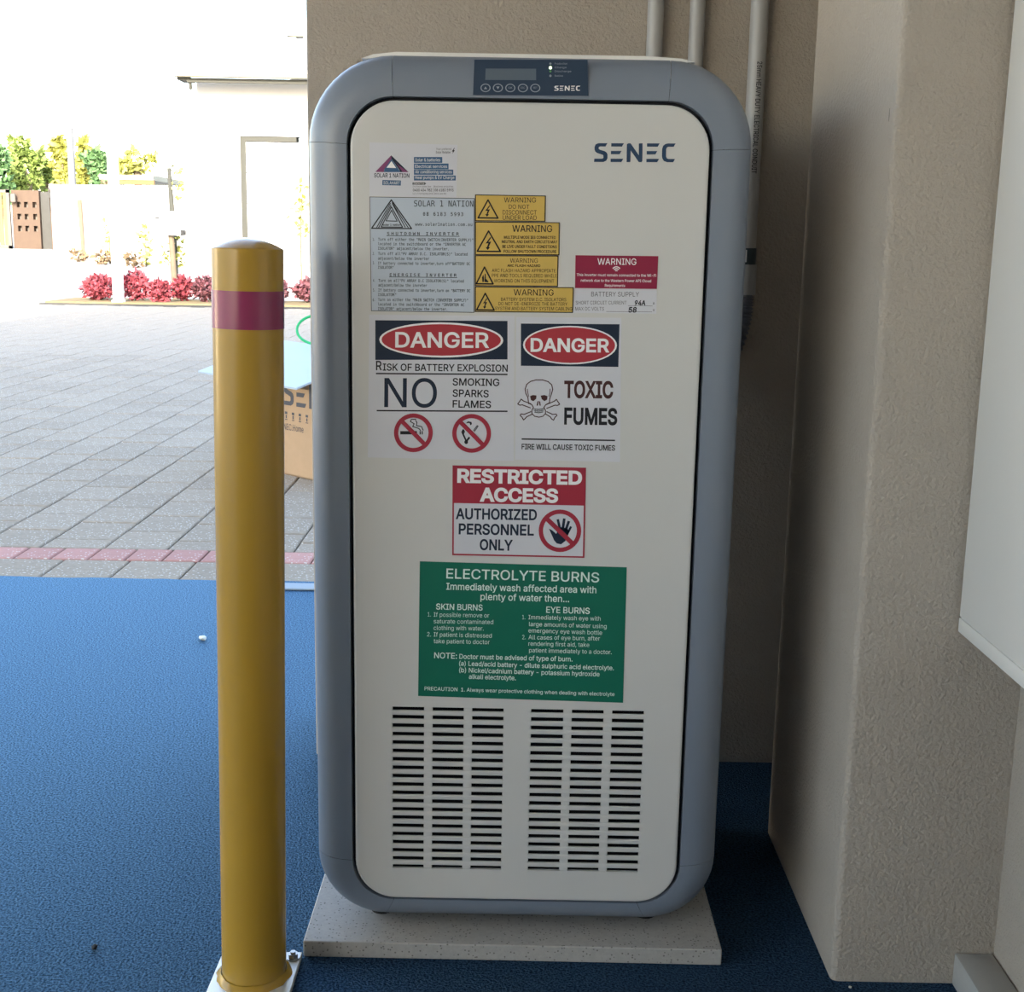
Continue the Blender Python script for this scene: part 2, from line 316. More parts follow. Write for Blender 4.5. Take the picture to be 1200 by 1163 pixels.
yard = MB(); yard.box((-5.0, Y_CARPET, -0.4), (10, 18.2, -0.020)); yard = struct(yard.build('paved_yard', M['sand']))
def paver_proto(name, m, lx, ly, h=0.05, bev=0.004):
    b = MB(); t = bmesh.new(); bmesh.ops.create_cube(t, size=1)
    for v in t.verts: v.co = Vector((v.co.x * lx, v.co.y * ly, v.co.z * h - h / 2))
    top = [e for e in t.edges if all(v.co.z > -1e-5 for v in e.verts)]
    bmesh.ops.bevel(t, geom=top, offset=bev, segments=1, affect='EDGES')
    b.add(t); return b.build(name, m, yard)
GAP = 0.005
PL, PW = 0.247, 0.198
Y_ROW0, Y_RED0, Y_RED1 = Y_CARPET + 0.005, 3.677, 3.817
proto = paver_proto('paver', M['paver'], PW - GAP, PL - GAP)
first = True
cells = []
ncol = 62
for i in range(-ncol, 50):
    x = -1.278 + PW / 2 + i * PW
    for j in range(0, 60):
        y = Y_RED1 + PL / 2 + (j - (0.5 if i % 2 else 0.0)) * PL
        y0 = y - PL / 2; y1 = y + PL / 2
        if y1 < Y_RED1 + 0.05 or y1 > 18.2: continue
        cells.append((x, y, max(y0, Y_RED1 + 0.002), y1))
def seen(x, y): return -0.425 * y - 0.05 < x < -0.155 * y + 0.1
near = [c for c in cells if seen(c[0], c[1])]
near.sort(key=lambda c: c[1]); far_set = set(near[282:]); near = near[:282]; near_set = set(near)
for (x, y, y0, y1) in near:
    tz = -0.006 + random.uniform(-0.0015, 0.0015)
    if first: o = proto; first = False; o.location = (x, (y0 + y1) / 2, tz)
    else: o = clone(proto, yard, (x, (y0 + y1) / 2, tz))
    o.scale = (1, (y1 - y0 - GAP) / (PL - GAP), 1)
    o.rotation_euler = (random.uniform(-.003, .003), random.uniform(-.003, .003), 0)
for k in range(18):                                 # grey row in front of the pink border
    x = -2.04 + k * 0.198
    o = clone(proto, yard, (x, (Y_ROW0 + Y_RED0) / 2, -0.006)); o.scale = (1, (Y_RED0 - Y_ROW0 - GAP) / (PL - GAP), 1)
b = MB()
for c in cells:
    if c in near_set: continue
    x, y, y0, y1 = c; z = -0.006 + random.uniform(-0.001, 0.001); hw = PW / 2 - GAP / 2
    a = [(x - hw, y0 + GAP / 2), (x + hw, y0 + GAP / 2), (x + hw, y1 - GAP / 2), (x - hw, y1 - GAP / 2)]
    b.poly([(p, q, z) for p, q in a])
    for k in range(4):
        p, q = a[k], a[(k + 1) % 4]; b.poly([(p[0], p[1], -0.03), (q[0], q[1], -0.03), (q[0], q[1], z), (p[0], p[1], z)])
o = b.build('distant_paving', M['paver'], yard, recalc=False); o['kind'] = 'stuff'
bp_ = paver_proto('border_brick', M['border'], 0.112 - GAP, Y_RED1 - Y_RED0 - GAP)
for k in range(22):
    x = -2.15 + k * 0.112 + 0.03
    o = bp_ if k == 0 else clone(bp_, yard, (0, 0, 0))
    o.location = (x, (Y_RED0 + Y_RED1) / 2, -0.005 + random.uniform(-.001, .001))

# carpet lying on the floor slab
def carpet():
    b = MB(); t = bmesh.new()
    nx = 110; xs = [-4.95 + k * (X_RW - 0.002 + 4.95) / nx for k in range(nx + 1)]
    prof = [t.verts.new((x, Y_CARPET - 0.004 + random.uniform(-0.004, 0.004), 0)) for x in xs]
    r0 = t.verts.new((xs[-1], -1.6, 0)); l0 = t.verts.new((xs[0], -1.6, 0))
    t.faces.new([l0, r0] + prof[::-1])
    g = bmesh.ops.extrude_face_region(t, geom=t.faces[:])
    bmesh.ops.translate(t, verts=[v for v in g['geom'] if isinstance(v, bmesh.types.BMVert)], vec=(0, 0, -0.011))
    b.add(t); o = b.build('carpet', M['carpet'])
    return tag(o, 'blue low-pile carpet covering the shaded floor up to the paving', 'carpet')
carpet()
sp = gz(345, 689); b = MB(); b.box((-0.74, sp.y - 0.03, 0.0005), (-0.22, sp.y + 0.03, 0.006), 0.002, 1)
tag(b.build('threshold_strip', M['steel']), 'pale metal strip lying on the blue carpet near its far edge behind the wall end', 'strip')

# ------------------------------------------------------------------ print engine: shapes and lettering on a plane
PEND = []                                            # (body, weight, slot list, transform)
class Print:
    """collects flat print of one colour for a plane; uv -> world by fn"""
    def __init__(s): s.layers = {}
    def L(s, m): return s.layers.setdefault(m, [])
class Plane:
    """maps reading coordinates (ox + x/sc, oy + y/sc in the photo frame) to the plane Y=y0"""
    def __init__(s, ox, oy, sc, y0, fn=None): s.o = (ox, oy, sc); s.y0 = y0; s.fn = fn
    def P(s, x, y, off=0.0):
        if s.fn: return s.fn(x, y, off)
        px, py = s.o[0] + x / s.o[2], s.o[1] + y / s.o[2]
        p = at(px, py, s.y0); p.y -= off; return p
class Art:
    """the print on one sticker; groups flat faces by ink"""
    def __init__(s, pl, base): s.pl = pl; s.base = base; s.bms = {}; s.txt = []
    def bm(s, ink, lift=0):
        if ink not in s.bms: s.bms[ink] = bmesh.new()
        return s.bms[ink]
    def off(s, lift): return s.base + 0.00012 * (1 + lift)
    def poly(s, ink, pts, lift=0):
        bm = s.bm(ink); tri = tessellate_polygon([[Vector((p[0], p[1], 0)) for p in pts]])
        vs = [bm.verts.new(s.pl.P(p[0], p[1], s.off(lift))) for p in pts]
        for t in tri:
            try: bm.faces.new([vs[k] for k in t])
            except ValueError: pass
    def rect(s, ink, x0, y0, x1, y1, lift=0, sl=0.0):
        s.poly(ink, [(x0, y0), (x1, y0 + sl * (x1 - x0)), (x1, y1 + sl * (x1 - x0)), (x0, y1)], lift)
    def line(s, ink, pts, wd, lift=0, closed=False):
        n = len(pts); rng = range(n if closed else n - 1)
        for i in rng:
            a = Vector(pts[i]).to_2d(); c = Vector(pts[(i + 1) % n]).to_2d(); d = (c - a)
            if d.length < 1e-6: continue
            d.normalize(); q = Vector((-d.y, d.x)) * wd / 2; e = d * wd * 0.28 if (n > 2) else d * 0
            s.poly(ink, [a - e + q, c + e + q, c + e - q, a - e - q], lift)
    def frame(s, ink, quad, wd, lift=0):
        ins = []
        cx = sum(p[0] for p in quad) / 4; cy = sum(p[1] for p in quad) / 4
        for p in quad: ins.append((p[0] + (wd if p[0] < cx else -wd), p[1] + (wd if p[1] < cy else -wd)))
        for k in range(4): s.poly(ink, [quad[k], quad[(k + 1) % 4], ins[(k + 1) % 4], ins[k]], lift)
    def ring(s, ink, cx, cy, r0, r1, lift=0, n=40, ky=1.0):
        for k in range(n):
            a, b_ = 2 * PI * k / n, 2 * PI * (k + 1) / n
            s.poly(ink, [(cx + r0 * math.cos(a), cy + ky * r0 * math.sin(a)), (cx + r1 * math.cos(a), cy + ky * r1 * math.sin(a)), (cx + r1 * math.cos(b_), cy + ky * r1 * math.sin(b_)), (cx + r0 * math.cos(b_), cy + ky * r0 * math.sin(b_))], lift)
    def ell(s, ink, cx, cy, rx, ry, lift=0, n=40, sl=0.0):
        s.poly(ink, [(cx + rx * math.cos(2 * PI * k / n), cy + ry * math.sin(2 * PI * k / n) + sl * rx * math.cos(2 * PI * k / n)) for k in range(n)], lift)
    def text(s, ink, body, x0, x1, y, h, sl=0.0, wt=0.0, lift=0, y1=None, italic=0.0, mono=0.0):
        """baseline from (x0,y) to (x1,y1 or y+sl*(x1-x0)), capital height h"""
        s.txt.append((ink, body, x0, y, x1, y1 if y1 is not None else y + sl * (x1 - x0), h, wt, lift, italic, mono)); return s
ARTS = []
def bundled_font(n):                                  # typefaces that ship inside Blender; the built-in one if they are missing
    try: return bpy.data.fonts.load(bpy.utils.resource_path('LOCAL') + '/datafiles/fonts/' + n)
    except Exception: return None
FONTS = [bundled_font('Inter.woff2'), bundled_font('DejaVuSansMono.woff2')]
def area2(p): return sum(p[k][0] * p[(k + 1) % len(p)][1] - p[(k + 1) % len(p)][0] * p[k][1] for k in range(len(p)))
def inside(pt, poly):
    c = False; x, y = pt; n = len(poly)
    for k in range(n):
        (x0, y0), (x1, y1) = poly[k], poly[(k + 1) % n]
        if (y0 > y) != (y1 > y) and x < (x1 - x0) * (y - y0) / (y1 - y0) + x0: c = not c
    return c
def winding(pt, poly):
    x, y = pt; w_ = 0; n = len(poly)
    for k in range(n):
        (x0, y0), (x1, y1) = poly[k], poly[(k + 1) % n]
        if y0 <= y < y1 and (x1 - x0) * (y - y0) - (x - x0) * (y1 - y0) > 0: w_ += 1
        elif y1 <= y < y0 and (x1 - x0) * (y - y0) - (x - x0) * (y1 - y0) < 0: w_ -= 1
    return w_
def fatten(p, w_, sgn):
    """moves an outline outwards by w_ (sgn is the orientation that counts as outside)"""
    if not w_: return p
    n = len(p); o_ = []
    for k in range(n):
        a, b, c = Vector(p[k - 1]), Vector(p[k]), Vector(p[(k + 1) % n])
        e0, e1 = (b - a), (c - b)
        if e0.length < 1e-7 or e1.length < 1e-7: o_.append(p[k]); continue
        e0.normalize(); e1.normalize(); n0 = Vector((e0.y, -e0.x)) * sgn; n1 = Vector((e1.y, -e1.x)) * sgn; m_ = n0 + n1
        if m_.length < 0.2: o_.append(tuple(b + n0 * w_)); continue
        m_.normalize(); d = max(0.55, m_.dot(n0)); q = b + m_ * (w_ / d); o_.append((q.x, q.y))
    return o_
def outlines(me):
    """closed outlines of an unfilled text mesh"""
    nb = {}
    for e in me.edges:
        a, b = e.vertices; nb.setdefault(a, []).append(b); nb.setdefault(b, []).append(a)
    seen_ = set(); res = []
    for e in me.edges:
        v = e.vertices[0]
        if v in seen_: continue
        lp = [v]; seen_.add(v); cur = e.vertices[1]
        while cur not in seen_:
            seen_.add(cur); lp.append(cur); nx_ = [q for q in nb[cur] if q not in seen_]
            if not nx_: break
            cur = nx_[0]
        pts_ = []
        for k in lp:
            co = me.vertices[k].co
            if not pts_ or abs(co.x - pts_[-1][0]) + abs(co.y - pts_[-1][1]) > 1e-5: pts_.append((co.x, co.y))
        if len(pts_) > 2: res.append(pts_)
    return res
def flush_text():
    """all lettering at once: make font curves, read their outlines, fill them on the planes"""
    jobs = []; cache = {}
    def curve(body, mono):
        k = (body, mono)
        if k in cache: return cache[k]
        cu = bpy.data.curves.new('lettering_curve', 'FONT'); cu.body = body; cu.size = 1.0; cu.resolution_u = 4 if len(body) < 12 else 2; cu.fill_mode = 'NONE'
        f_ = FONTS[1] if mono else FONTS[0]
        if f_: cu.font = f_
        cu.space_character = 1.0 + max(mono, 0.0)
        o = bpy.data.objects.new('lettering_curve', cu); C.objects.link(o); cache[k] = o; return o
    caps = {m_: curve('H', m_) for m_ in (0.0, -1)}
    for a, par in ARTS:
        for t in a.txt: jobs.append((a, t, curve(t[1], t[10])))
    dg = bpy.context.evaluated_depsgraph_get(); dg.update()
    cap = {}
    for m_, o in caps.items():
        ev = o.evaluated_get(dg); me = ev.to_mesh(); cap[m_] = max(v.co.y for v in me.vertices); ev.to_mesh_clear()
    glyphs = {}; fills = {}
    for a, (ink, body, x0, y0, x1, y1, h, wt, lift, it, mono), o in jobs:
        key = (o.name, wt)
        if key not in glyphs:
            ev = o.evaluated_get(dg); me = ev.to_mesh(); lps = outlines(me); ev.to_mesh_clear()
            sg = 1 if area2(max(lps, key=lambda p: abs(area2(p)))) > 0 else -1
            lps = [(fatten(p, wt, sg), area2(p) * sg > 0) for p in lps]
            outs = [p for p, f in lps if f]; hol = [p for p, f in lps if not f]; sets = [[p] for p in outs]
            for q in hol:
                inn = [k for k, p in enumerate(outs) if inside(q[0], p)]
                if inn: sets[min(inn, key=lambda k: abs(area2(outs[k])))].append(q)
            glyphs[key] = sets
        sets = glyphs[key]
        if not sets: continue
        xs_ = [p[0] for st in sets for p in st[0]]; mn, mxx = min(xs_), max(xs_)
        bm = a.bm(ink); ln = math.hypot(x1 - x0, y1 - y0); ux, uy = (x1 - x0) / ln, (y1 - y0) / ln; ch = cap[-1 if mono else 0.0] + 0.0
        for gi, st in enumerate(sets):
            if (key, gi) not in fills:
                co = [Vector(p) for lp in st for p in lp]; ed = []; n0 = 0
                for lp in st:
                    ed += [(n0 + k, n0 + (k + 1) % len(lp)) for k in range(len(lp))]; n0 += len(lp)
                r_ = delaunay_2d_cdt(co, ed, [], 0, 1e-6); vv_ = [tuple(v) for v in r_[0]]
                ctr = lambda f: (sum(vv_[k][0] for k in f) / len(f), sum(vv_[k][1] for k in f) / len(f))
                fills[(key, gi)] = (vv_, [tuple(f) for f in r_[2] if sum(winding(ctr(f), lp) for lp in st) != 0])
            vs = []
            for px, py in fills[(key, gi)][0]:
                q = py / ch * h; u = (px - mn) / (mxx - mn) * ln + it * q
                vs.append(bm.verts.new(a.pl.P(x0 + u * ux + q * uy, y0 + u * uy - q * ux, a.off(lift + 0.25 * (gi % 3)))))
            for t in fills[(key, gi)][1]:
                try: bm.faces.new([vs[k] for k in t])
                except ValueError: pass
    for o in cache.values():
        cu = o.data; bpy.data.objects.remove(o); bpy.data.curves.remove(cu)
    for a, (par, nm) in ARTS:
        for ink, bm in a.bms.items():
            if not bm.faces: bm.free(); continue
            b = MB(); b.bm.free(); b.bm = bm
            for f in bm.faces:
                f.normal_update()
                if f.normal.y > 0: f.normal_flip()
            b.build(nm, M[ink], par, recalc=False)
def sticker(parent, name, label, quad, pl, m, th=0.0004, base=0.0):
    P = [pl.P(*q) for q in quad]
    b = MB(); b.prism([p + Vector((0, -base, 0)) for p in P], (0, -th, 0)); o = b.build(name, M[m], parent)
    if label: o['label'] = label
    a = Art(pl, base + th); ARTS.append((a, (o, 'lettering'))); return a

# ------------------------------------------------------------------ the battery cabinet
XL, XR, ZB, ZT = -0.259, 0.2845, 0.036, 1.168        # outer body
DXL, DXR, DZB, DZT = -0.2045, 0.2292, 0.0715, 1.1125  # door panel
CAB_D = 0.40
cabinet = thing('battery_cabinet', 'tall grey and white battery storage cabinet covered in safety stickers on a stone slab', 'battery cabinet', ((XL + XR) / 2, YF + 0.2, SLAB_T))
def rrect(x0, x1, z0, z1, r, K=10, rb=None):
    pts = []
    q = rb or r
    for cx, cz, a0, r in ((x1 - r, z1 - r, 0, r), (x0 + r, z1 - r, 90, r), (x0 + q, z0 + q, 180, q), (x1 - q, z0 + q, 270, q)):
        for k in range(K + 1):
            a = math.radians(a0 + 90 * k / K); pts.append((cx + r * math.cos(a), cz + r * math.sin(a)))
    return pts
def cabinet_frame():
    K = 12; G = 0.0045
    out_ = rrect(XL, XR, ZB, ZT, 0.104, K, 0.092); inn = rrect(DXL - G, DXR + G, DZB - G * 0.6, DZT + G, 0.056, K)
    prof = [(0.0, 0.016), (0.0, 0.0015), (0.02, 0.0)]               # (fraction inner->outer, depth)
    for k in range(0, 9):
        a = PI / 2 * k / 8; prof.append((None, a))
    n = len(out_); rows = []
    for (ox, oz), (ix, iz) in zip(out_, inn):
        w_ = math.hypot(ox - ix, oz - iz); nx, nz = (ox - ix) / w_, (oz - iz) / w_
        # outward direction of the outer path keeps the rounding even
        r = min(0.040, w_ * 0.86); rd = 0.032; row = []
        for f, d in prof:
            if f is None: q = w_ - r + r * math.sin(d); row.append((ix + nx * q, YF + rd * (1 - math.cos(d)), iz + nz * q))
            else: row.append((ix + nx * w_ * f * 0.3, YF + d, iz + nz * w_ * f * 0.3))
        row.append((ox, YF + CAB_D, oz)); rows.append(row)
    segs = []
    for c in range(4):
        segs.append(('corner', list(range(c * (K + 1), c * (K + 1) + K + 1))))
        a = c * (K + 1) + K; segs.append(('rail', [a, (a + 1) % n]))
    for kind, idx in segs:
        b = MB(); rr = [[Vector(p) for p in rows[i]] for i in idx]
        # hairline seam between neighbouring pieces
        for end, nxt in ((0, 1), (-1, -2)):
            for k in range(len(rr[0])):
                d = rr[nxt][k] - rr[end][k]
                if d.length > 1e-6: rr[end][k] = rr[end][k] + d.normalized() * min(0.00025, d.length / 3)
        g = [[b.bm.verts.new(p) for p in row] for row in rr]
        for r0, r1 in zip(g, g[1:]):
            for k in range(len(r0) - 1): b.bm.faces.new((r0[k], r0[k + 1], r1[k + 1], r1[k]))
        o = b.build('frame_corner' if kind == 'corner' else 'frame_rail', M['frame'], cabinet, smooth=True)
cabinet_frame()
# dark core that closes the gap behind the door, and the rear panel
b = MB(); b.prism([(x, YF + 0.014, z) for x, z in rrect(DXL - 0.02, DXR + 0.02, DZB - 0.012, DZT + 0.02, 0.06, 6)], (0, 0.012, 0)); b.build('inner_chassis', M['core'], cabinet)
b = MB(); b.prism([(x, YF + CAB_D - 0.006, z) for x, z in rrect(XL + 0.002, XR - 0.002, ZB + 0.002, ZT - 0.002, 0.092, 6)], (0, 0.006, 0)); b.build('rear_panel', M['frame'], cabinet)
# pale cover strip along the top
tc0, tc1 = -0.182, 0.205
b = MB(); prof_ = [(tc0 - 0.012, ZT - 0.004), (tc0 + 0.002, ZT + 0.001), (tc0 + 0.03, ZT + 0.0042), (tc1 - 0.05, ZT + 0.0042), (tc1 - 0.01, ZT + 0.002), (tc1 + 0.006, ZT - 0.002)]
b.prism([(x, YF + 0.030, z) for x, z in prof_], (0, 0.35, 0)); b.build('top_cover', M['cover'], cabinet)
for fx in (-0.175, 0.195):
    for fy in (YF + 0.055, YF + 0.35):
        b = MB(); b.tube([(fx, fy, SLAB_T), (fx, fy, ZB + 0.004)], [0.015, 0.014], 16); b.build('foot', M['foot'], cabinet, smooth=True)
# door with two louvred openings
YD = YF - 0.002
def grille_rect(x0, y0, x1, y1):
    p, q = at(x0, y0, YD), at(x1, y1, YD); return (p.x, q.x, q.z, p.z)     # x0,x1,z0,z1
vl = lambda x, y: (440 + x / 5.056, 810 + y / 5.056)
GL = [at(*vl(95, 90), YD).x, at(*vl(765, 100), YD).x]
GR = [at(600 + 103 / 5.287, 815 + 600 / 5.287, YD).x, at(600 + 805 / 5.287, 815 + 600 / 5.287, YD).x]
GZ1 = at(527, 829.5, YD).z; GZ0 = at(527, 1018.5, YD).z
NSLOT = 20
PITCH = (GZ1 - GZ0 - 0.0047) / (NSLOT - 1); SLOT_H = 0.0051
door_o = rrect(DXL, DXR, DZB, DZT, 0.054, 12)
def make_door():
    b = MB(); bm = b.bm
    inset = rrect(DXL + 0.003, DXR - 0.003, DZB + 0.003, DZT - 0.003, 0.051, 12)
    holes = [[(g[0], GZ0), (g[1], GZ0), (g[1], GZ1), (g[0], GZ1)] for g in (GL, GR)]
    loops = [inset] + holes
    vs = [bm.verts.new((x, YD, z)) for lp in loops for x, z in lp]
    for t in tessellate_polygon([[Vector((x, z, 0)) for x, z in lp] for lp in loops]): bm.faces.new([vs[k] for k in t])
    n = len(inset); mid = [bm.verts.new((x * 0.75 + x2 * 0.25, YD + 0.0008, z * 0.75 + z2 * 0.25)) for (x, z), (x2, z2) in zip(door_o, inset)]
    edge = [bm.verts.new((x, YD + 0.003, z)) for x, z in door_o]; back = [bm.verts.new((x, YD + 0.0155, z)) for x, z in door_o]
    for a, c in ((vs[:n], mid), (mid, edge), (edge, back)):
        for k in range(n): bm.faces.new((a[k], a[(k + 1) % n], c[(k + 1) % n], c[k]))
    i = n
    for h in holes:
        hv = vs[i:i + 4]; i += 4; hb = [bm.verts.new((x, YD + 0.012, z)) for x, z in h]
        for k in range(4): bm.faces.new((hv[k], hv[(k + 1) % 4], hb[(k + 1) % 4], hb[k]))
    return b.build('door', M['door'], cabinet)
door = make_door(); door['label'] = 'off-white front panel with two louvred vents'
for g in (GL, GR):
    b = MB(); b.box((g[0] + 0.0002, YD + 0.0038, GZ0 + 0.0002), (g[1] - 0.0002, YD + 0.006, GZ1 - 0.0002)); b.build('vent_mesh', M['vent_dark'], door)
    wd = g[1] - g[0]
    for k in range(NSLOT - 1):
        zt = GZ1 - SLOT_H - k * PITCH; zb = GZ1 - (k + 1) * PITCH
        b = MB()
        pr = [(YD + 0.0034, zt - 0.0004), (YD + 0.0008, zt), (YD - 0.0002, zt - 0.0009), (YD - 0.0002, zb + 0.0011), (YD + 0.0010, zb), (YD + 0.0034, zb + 0.0003)]
        b.prism([(g[0], y, z) for y, z in pr], (wd, 0, 0)); b.build('vent_slat', M['door'], door)
    for f in (0.326, 0.677):
        xm = g[0] + wd * f; b = MB(); b.box((xm - 0.0056, YD + 0.0004, GZ0), (xm + 0.0056, YD + 0.0036, GZ1), 0.0006, 1); b.build('vent_rib', M['door'], door)
    for xe in (g[0], g[1]):                           # rounded slot ends
        b = MB(); s = 1 if xe == g[0] else -1; b.box((min(xe, xe + s * 0.0012), YD + 0.0006, GZ0), (max(xe, xe + s * 0.0012), YD + 0.0036, GZ1)); b.build('vent_side', M['door'], door)

# ---- logo letters
def senec(a, ink, x0, x1, yt, yb, sl=0.0, lift=0):
    """the five stencil letters inside a box; coordinates read on a 1200-wide sketch of the word"""
    X = lambda u: x0 + (u - 70) / (1110 - 70) * (x1 - x0)
    Yv = lambda u, v: yt + (v - 88) / (328 - 88) * (yb - yt) + sl * (X(u) - x0)
    q = lambda pts: [(X(u), Yv(u, v)) for u, v in pts]
    # S
    a.poly(ink, q([(240, 88), (215, 130), (140, 130), (128, 142), (128, 158), (140, 170), (205, 190), (228, 206), (240, 230), (240, 280), (225, 310), (190, 328), (68, 328), (72, 286), (175, 286), (188, 276), (188, 246), (180, 236), (110, 214), (85, 195), (75, 170), (75, 135), (90, 103), (125, 88)]), lift)
    for d in (0, 456):
        a.poly(ink, q([(288 + d, 88), (450 + d, 88), (425 + d, 130), (288 + d, 130)]), lift)
        a.poly(ink, q([(284 + d, 186), (420 + d, 186), (395 + d, 228), (284 + d, 228)]), lift)
        a.poly(ink, q([(280 + d, 286), (442 + d, 286), (417 + d, 328), (280 + d, 328)]), lift)
    a.poly(ink, q([(484, 328), (488, 100), (505, 88), (535, 88), (640, 240), (640, 95), (650, 88), (688, 88), (684, 315), (672, 328), (640, 328), (536, 178), (532, 322), (526, 328)]), lift)
    a.poly(ink, q([(1110, 88), (1085, 130), (1015, 130), (995, 142), (988, 165), (988, 255), (997, 276), (1015, 286), (1102, 286), (1078, 328), (1000, 328), (960, 312), (940, 280), (936, 250), (938, 160), (950, 118), (980, 95), (1010, 88)]), lift)
logo_pl = Plane(690, 160, 10.909, YD)
a = Art(logo_pl, 0.0003); ARTS.append((a, (cabinet, 'door_logo'))); senec(a, 'ink_logo', 68, 1110, 86, 326, sl=0.004)

# ---- display panel
DP = Plane(550, 60, 8.0, YF)
a = sticker(cabinet, 'display_panel', 'dark navy control panel in the top rail', [(48, 80), (1108, 82), (1115, 420), (35, 412)], DP, 'navy', 0.0012)
disp = bpy.data.objects['display_panel']
b = MB(); b.prism([DP.P(x, y, 0.0013) for x, y in ((153, 165), (626, 166), (626, 273), (149, 270))], (0, -0.0003, 0)); b.build('screen', M['screen'], disp)['label'] = 'grey unlit display window'
for k, bx in enumerate((152, 268, 384, 502, 618)):
    aa = Art(DP, 0.0012); aa.ring('button_ring', bx, 345 + k * 0.5, 38, 47, ky=0.84, n=24)
    if k == 0: aa.poly('button_ring', [(136, 357), (152, 332), (168, 357)])
    elif k == 1: aa.poly('button_ring', [(252, 333), (284, 333), (268, 358)])
    else: aa.text('button_ring', ('OK', 'ESC', 'SET')[k - 2], bx - 20, bx + 20, 353, 18)
    ARTS.append((aa, (disp, 'button')))
M['led_on'] = mat('lit_led', (0.6, 0.9, 0.4), 0.3, 0.5, emit=(0.75, 1.0, 0.55, 3.0))
M['led_green'] = mat('green_led', (0.10, 0.30, 0.10), 0.3, 0.5); M['led_off'] = mat('grey_led', (0.25, 0.29, 0.35), 0.3, 0.5)
for yy, m_ in ((118, 'led_off'), (157, 'led_on'), (190, 'led_green'), (232, 'led_off')):
    c0 = DP.P(760, yy, 0.0012); r_ = 0.0014 if m_ != 'led_on' else 0.0018
    b = MB(); b.tube([c0, c0 + Vector((0, -0.0006, 0))], [r_, r_ * 0.7], 12); o = b.build('indicator_light', M[m_], disp)
    if m_ == 'led_on': o['label'] = 'glowing green-white indicator light'
for yy, t_, x1 in ((126, 'Production', 918), (162, 'Charge', 910), (198, 'Discharge', 955), (240, 'Notice', 878)): a.text('button_ring', t_, 800, x1, yy, 17)
senec(a, 'ink_white', 797, 1040, 326, 372)

# ---- 1 installer sticker
B0 = Plane(430, 160, 8.946, YD)
a = sticker(cabinet, 'installer_sticker', 'pale installer contact sticker with a purple triangle emblem', [(28, 62), (950, 88), (938, 640), (26, 626)], B0, 'st_white', 0.0003)
a.poly('ink_purple', [(88, 372), (255, 198), (258, 236), (180, 345), (178, 374)])
a.poly('ink_navy', [(255, 198), (437, 374), (350, 374), (340, 350), (258, 236)]); a.poly('ink_purple', [(330, 300), (437, 374), (375, 374), (300, 265)], 1)
a.poly('ink_blue', [(178, 374), (182, 340), (256, 234), (330, 340), (352, 374)]); a.poly('ink_white', [(205, 328), (258, 258), (308, 332)], 1)
a.text('ink_navy', 'SOLAR 1 NATION', 75, 445, 428, 42, wt=0.015, y1=432)
a.poly('ink_blue', [(163, 457), (357, 462), (355, 515), (161, 510)]); a.text('ink_white', 'SOLAHART', 174, 345, 502, 33, lift=1, y1=505)
for (y0_, y1_, xe, t_) in ((216, 277, 790, 'Solar & batteries'), (284, 345, 856, 'Electrical services'), (348, 402, 905, 'Air conditioning services'), (410, 462, 931, 'Heat pumps & EV Charge')):
    a.rect('ink_blue', 493, y0_, xe, y1_); a.text('ink_white', t_, 507, xe - 15 if xe > 800 else xe - 20, y1_ - 15, 33, lift=1)
a.text('ink_grey', 'Your preferred', 725, 885, 143, 24); a.text('ink_grey', 'Solar Retailer', 722, 880, 178, 25, wt=0.01)
a.poly('ink_black', [(915, 120), (890, 158), (903, 158), (896, 184), (922, 144), (908, 144), (921, 122)])
a.poly('ink_grey', [(478, 482), (605, 480), (622, 494), (605, 508), (478, 506)]); a.text('ink_white', 'CONTACT US', 490, 600, 503, 17, lift=1)
a.text('ink_grey', '24 hour sales line    Business enquiries', 480, 905, 533, 18); a.text('ink_black', '0400 434 782 | 08 6183 5993', 482, 908, 576, 28, wt=0.01); a.text('ink_grey', '1/6 17 Port Kembla Drive, Bibra Lake WA', 480, 832, 608, 18)

# ---- 2 shutdown instructions
I0 = Plane(430, 225, 8.02, YD); S_ = 0.015
Q_ = [(25, 45), (1012, 60), (1010, 1135), (40, 1120)]
a = sticker(cabinet, 'instruction_plate', 'pale blue shutdown instruction plate dense with black text', Q_, I0, 'st_blue', 0.0007)
a.frame('ink_black', Q_, 5)
for tri, wd in (([(45, 342), (230, 75), (420, 345)], 11), ([(135, 330), (230, 140), (335, 332)], 9), ([(180, 272), (232, 172), (285, 275)], 8)): a.line('ink_black', tri, wd, closed=True)
for (p, q) in (((92, 335), (222, 105)), ((110, 338), (228, 120)), ((362, 335), (240, 112)), ((390, 338), (236, 100))): a.line('ink_black', [p, q], 8)
a.text('ink_black', 'solar 1 nation', 150, 315, 318, 18, wt=0.02)
LN = [('SOLAR 1 NATION', 443, 1000, 136, 56, 0.0, -1), ('08 6183 5993', 528, 905, 224, 33, 0.012, 0.35), ('www.solar1nation.com.au', 452, 990, 318, 30, 0.006, 0.1),
      ('SHUTDOWN INVERTER', 190, 865, 405, 28, 0.012, 0.45), ('ENERGISE INVERTER', 215, 843, 793, 28, 0.012, 0.45)]
for t_, x0, x1, y, h, wt, mono in LN: a.text('ink_black', t_, x0, x1, y, h, sl=S_ * 0.4, wt=wt, mono=mono)
a.line('ink_black', [(185, 411), (870, 418)], 5); a.line('ink_black', [(210, 799), (848, 806)], 5)
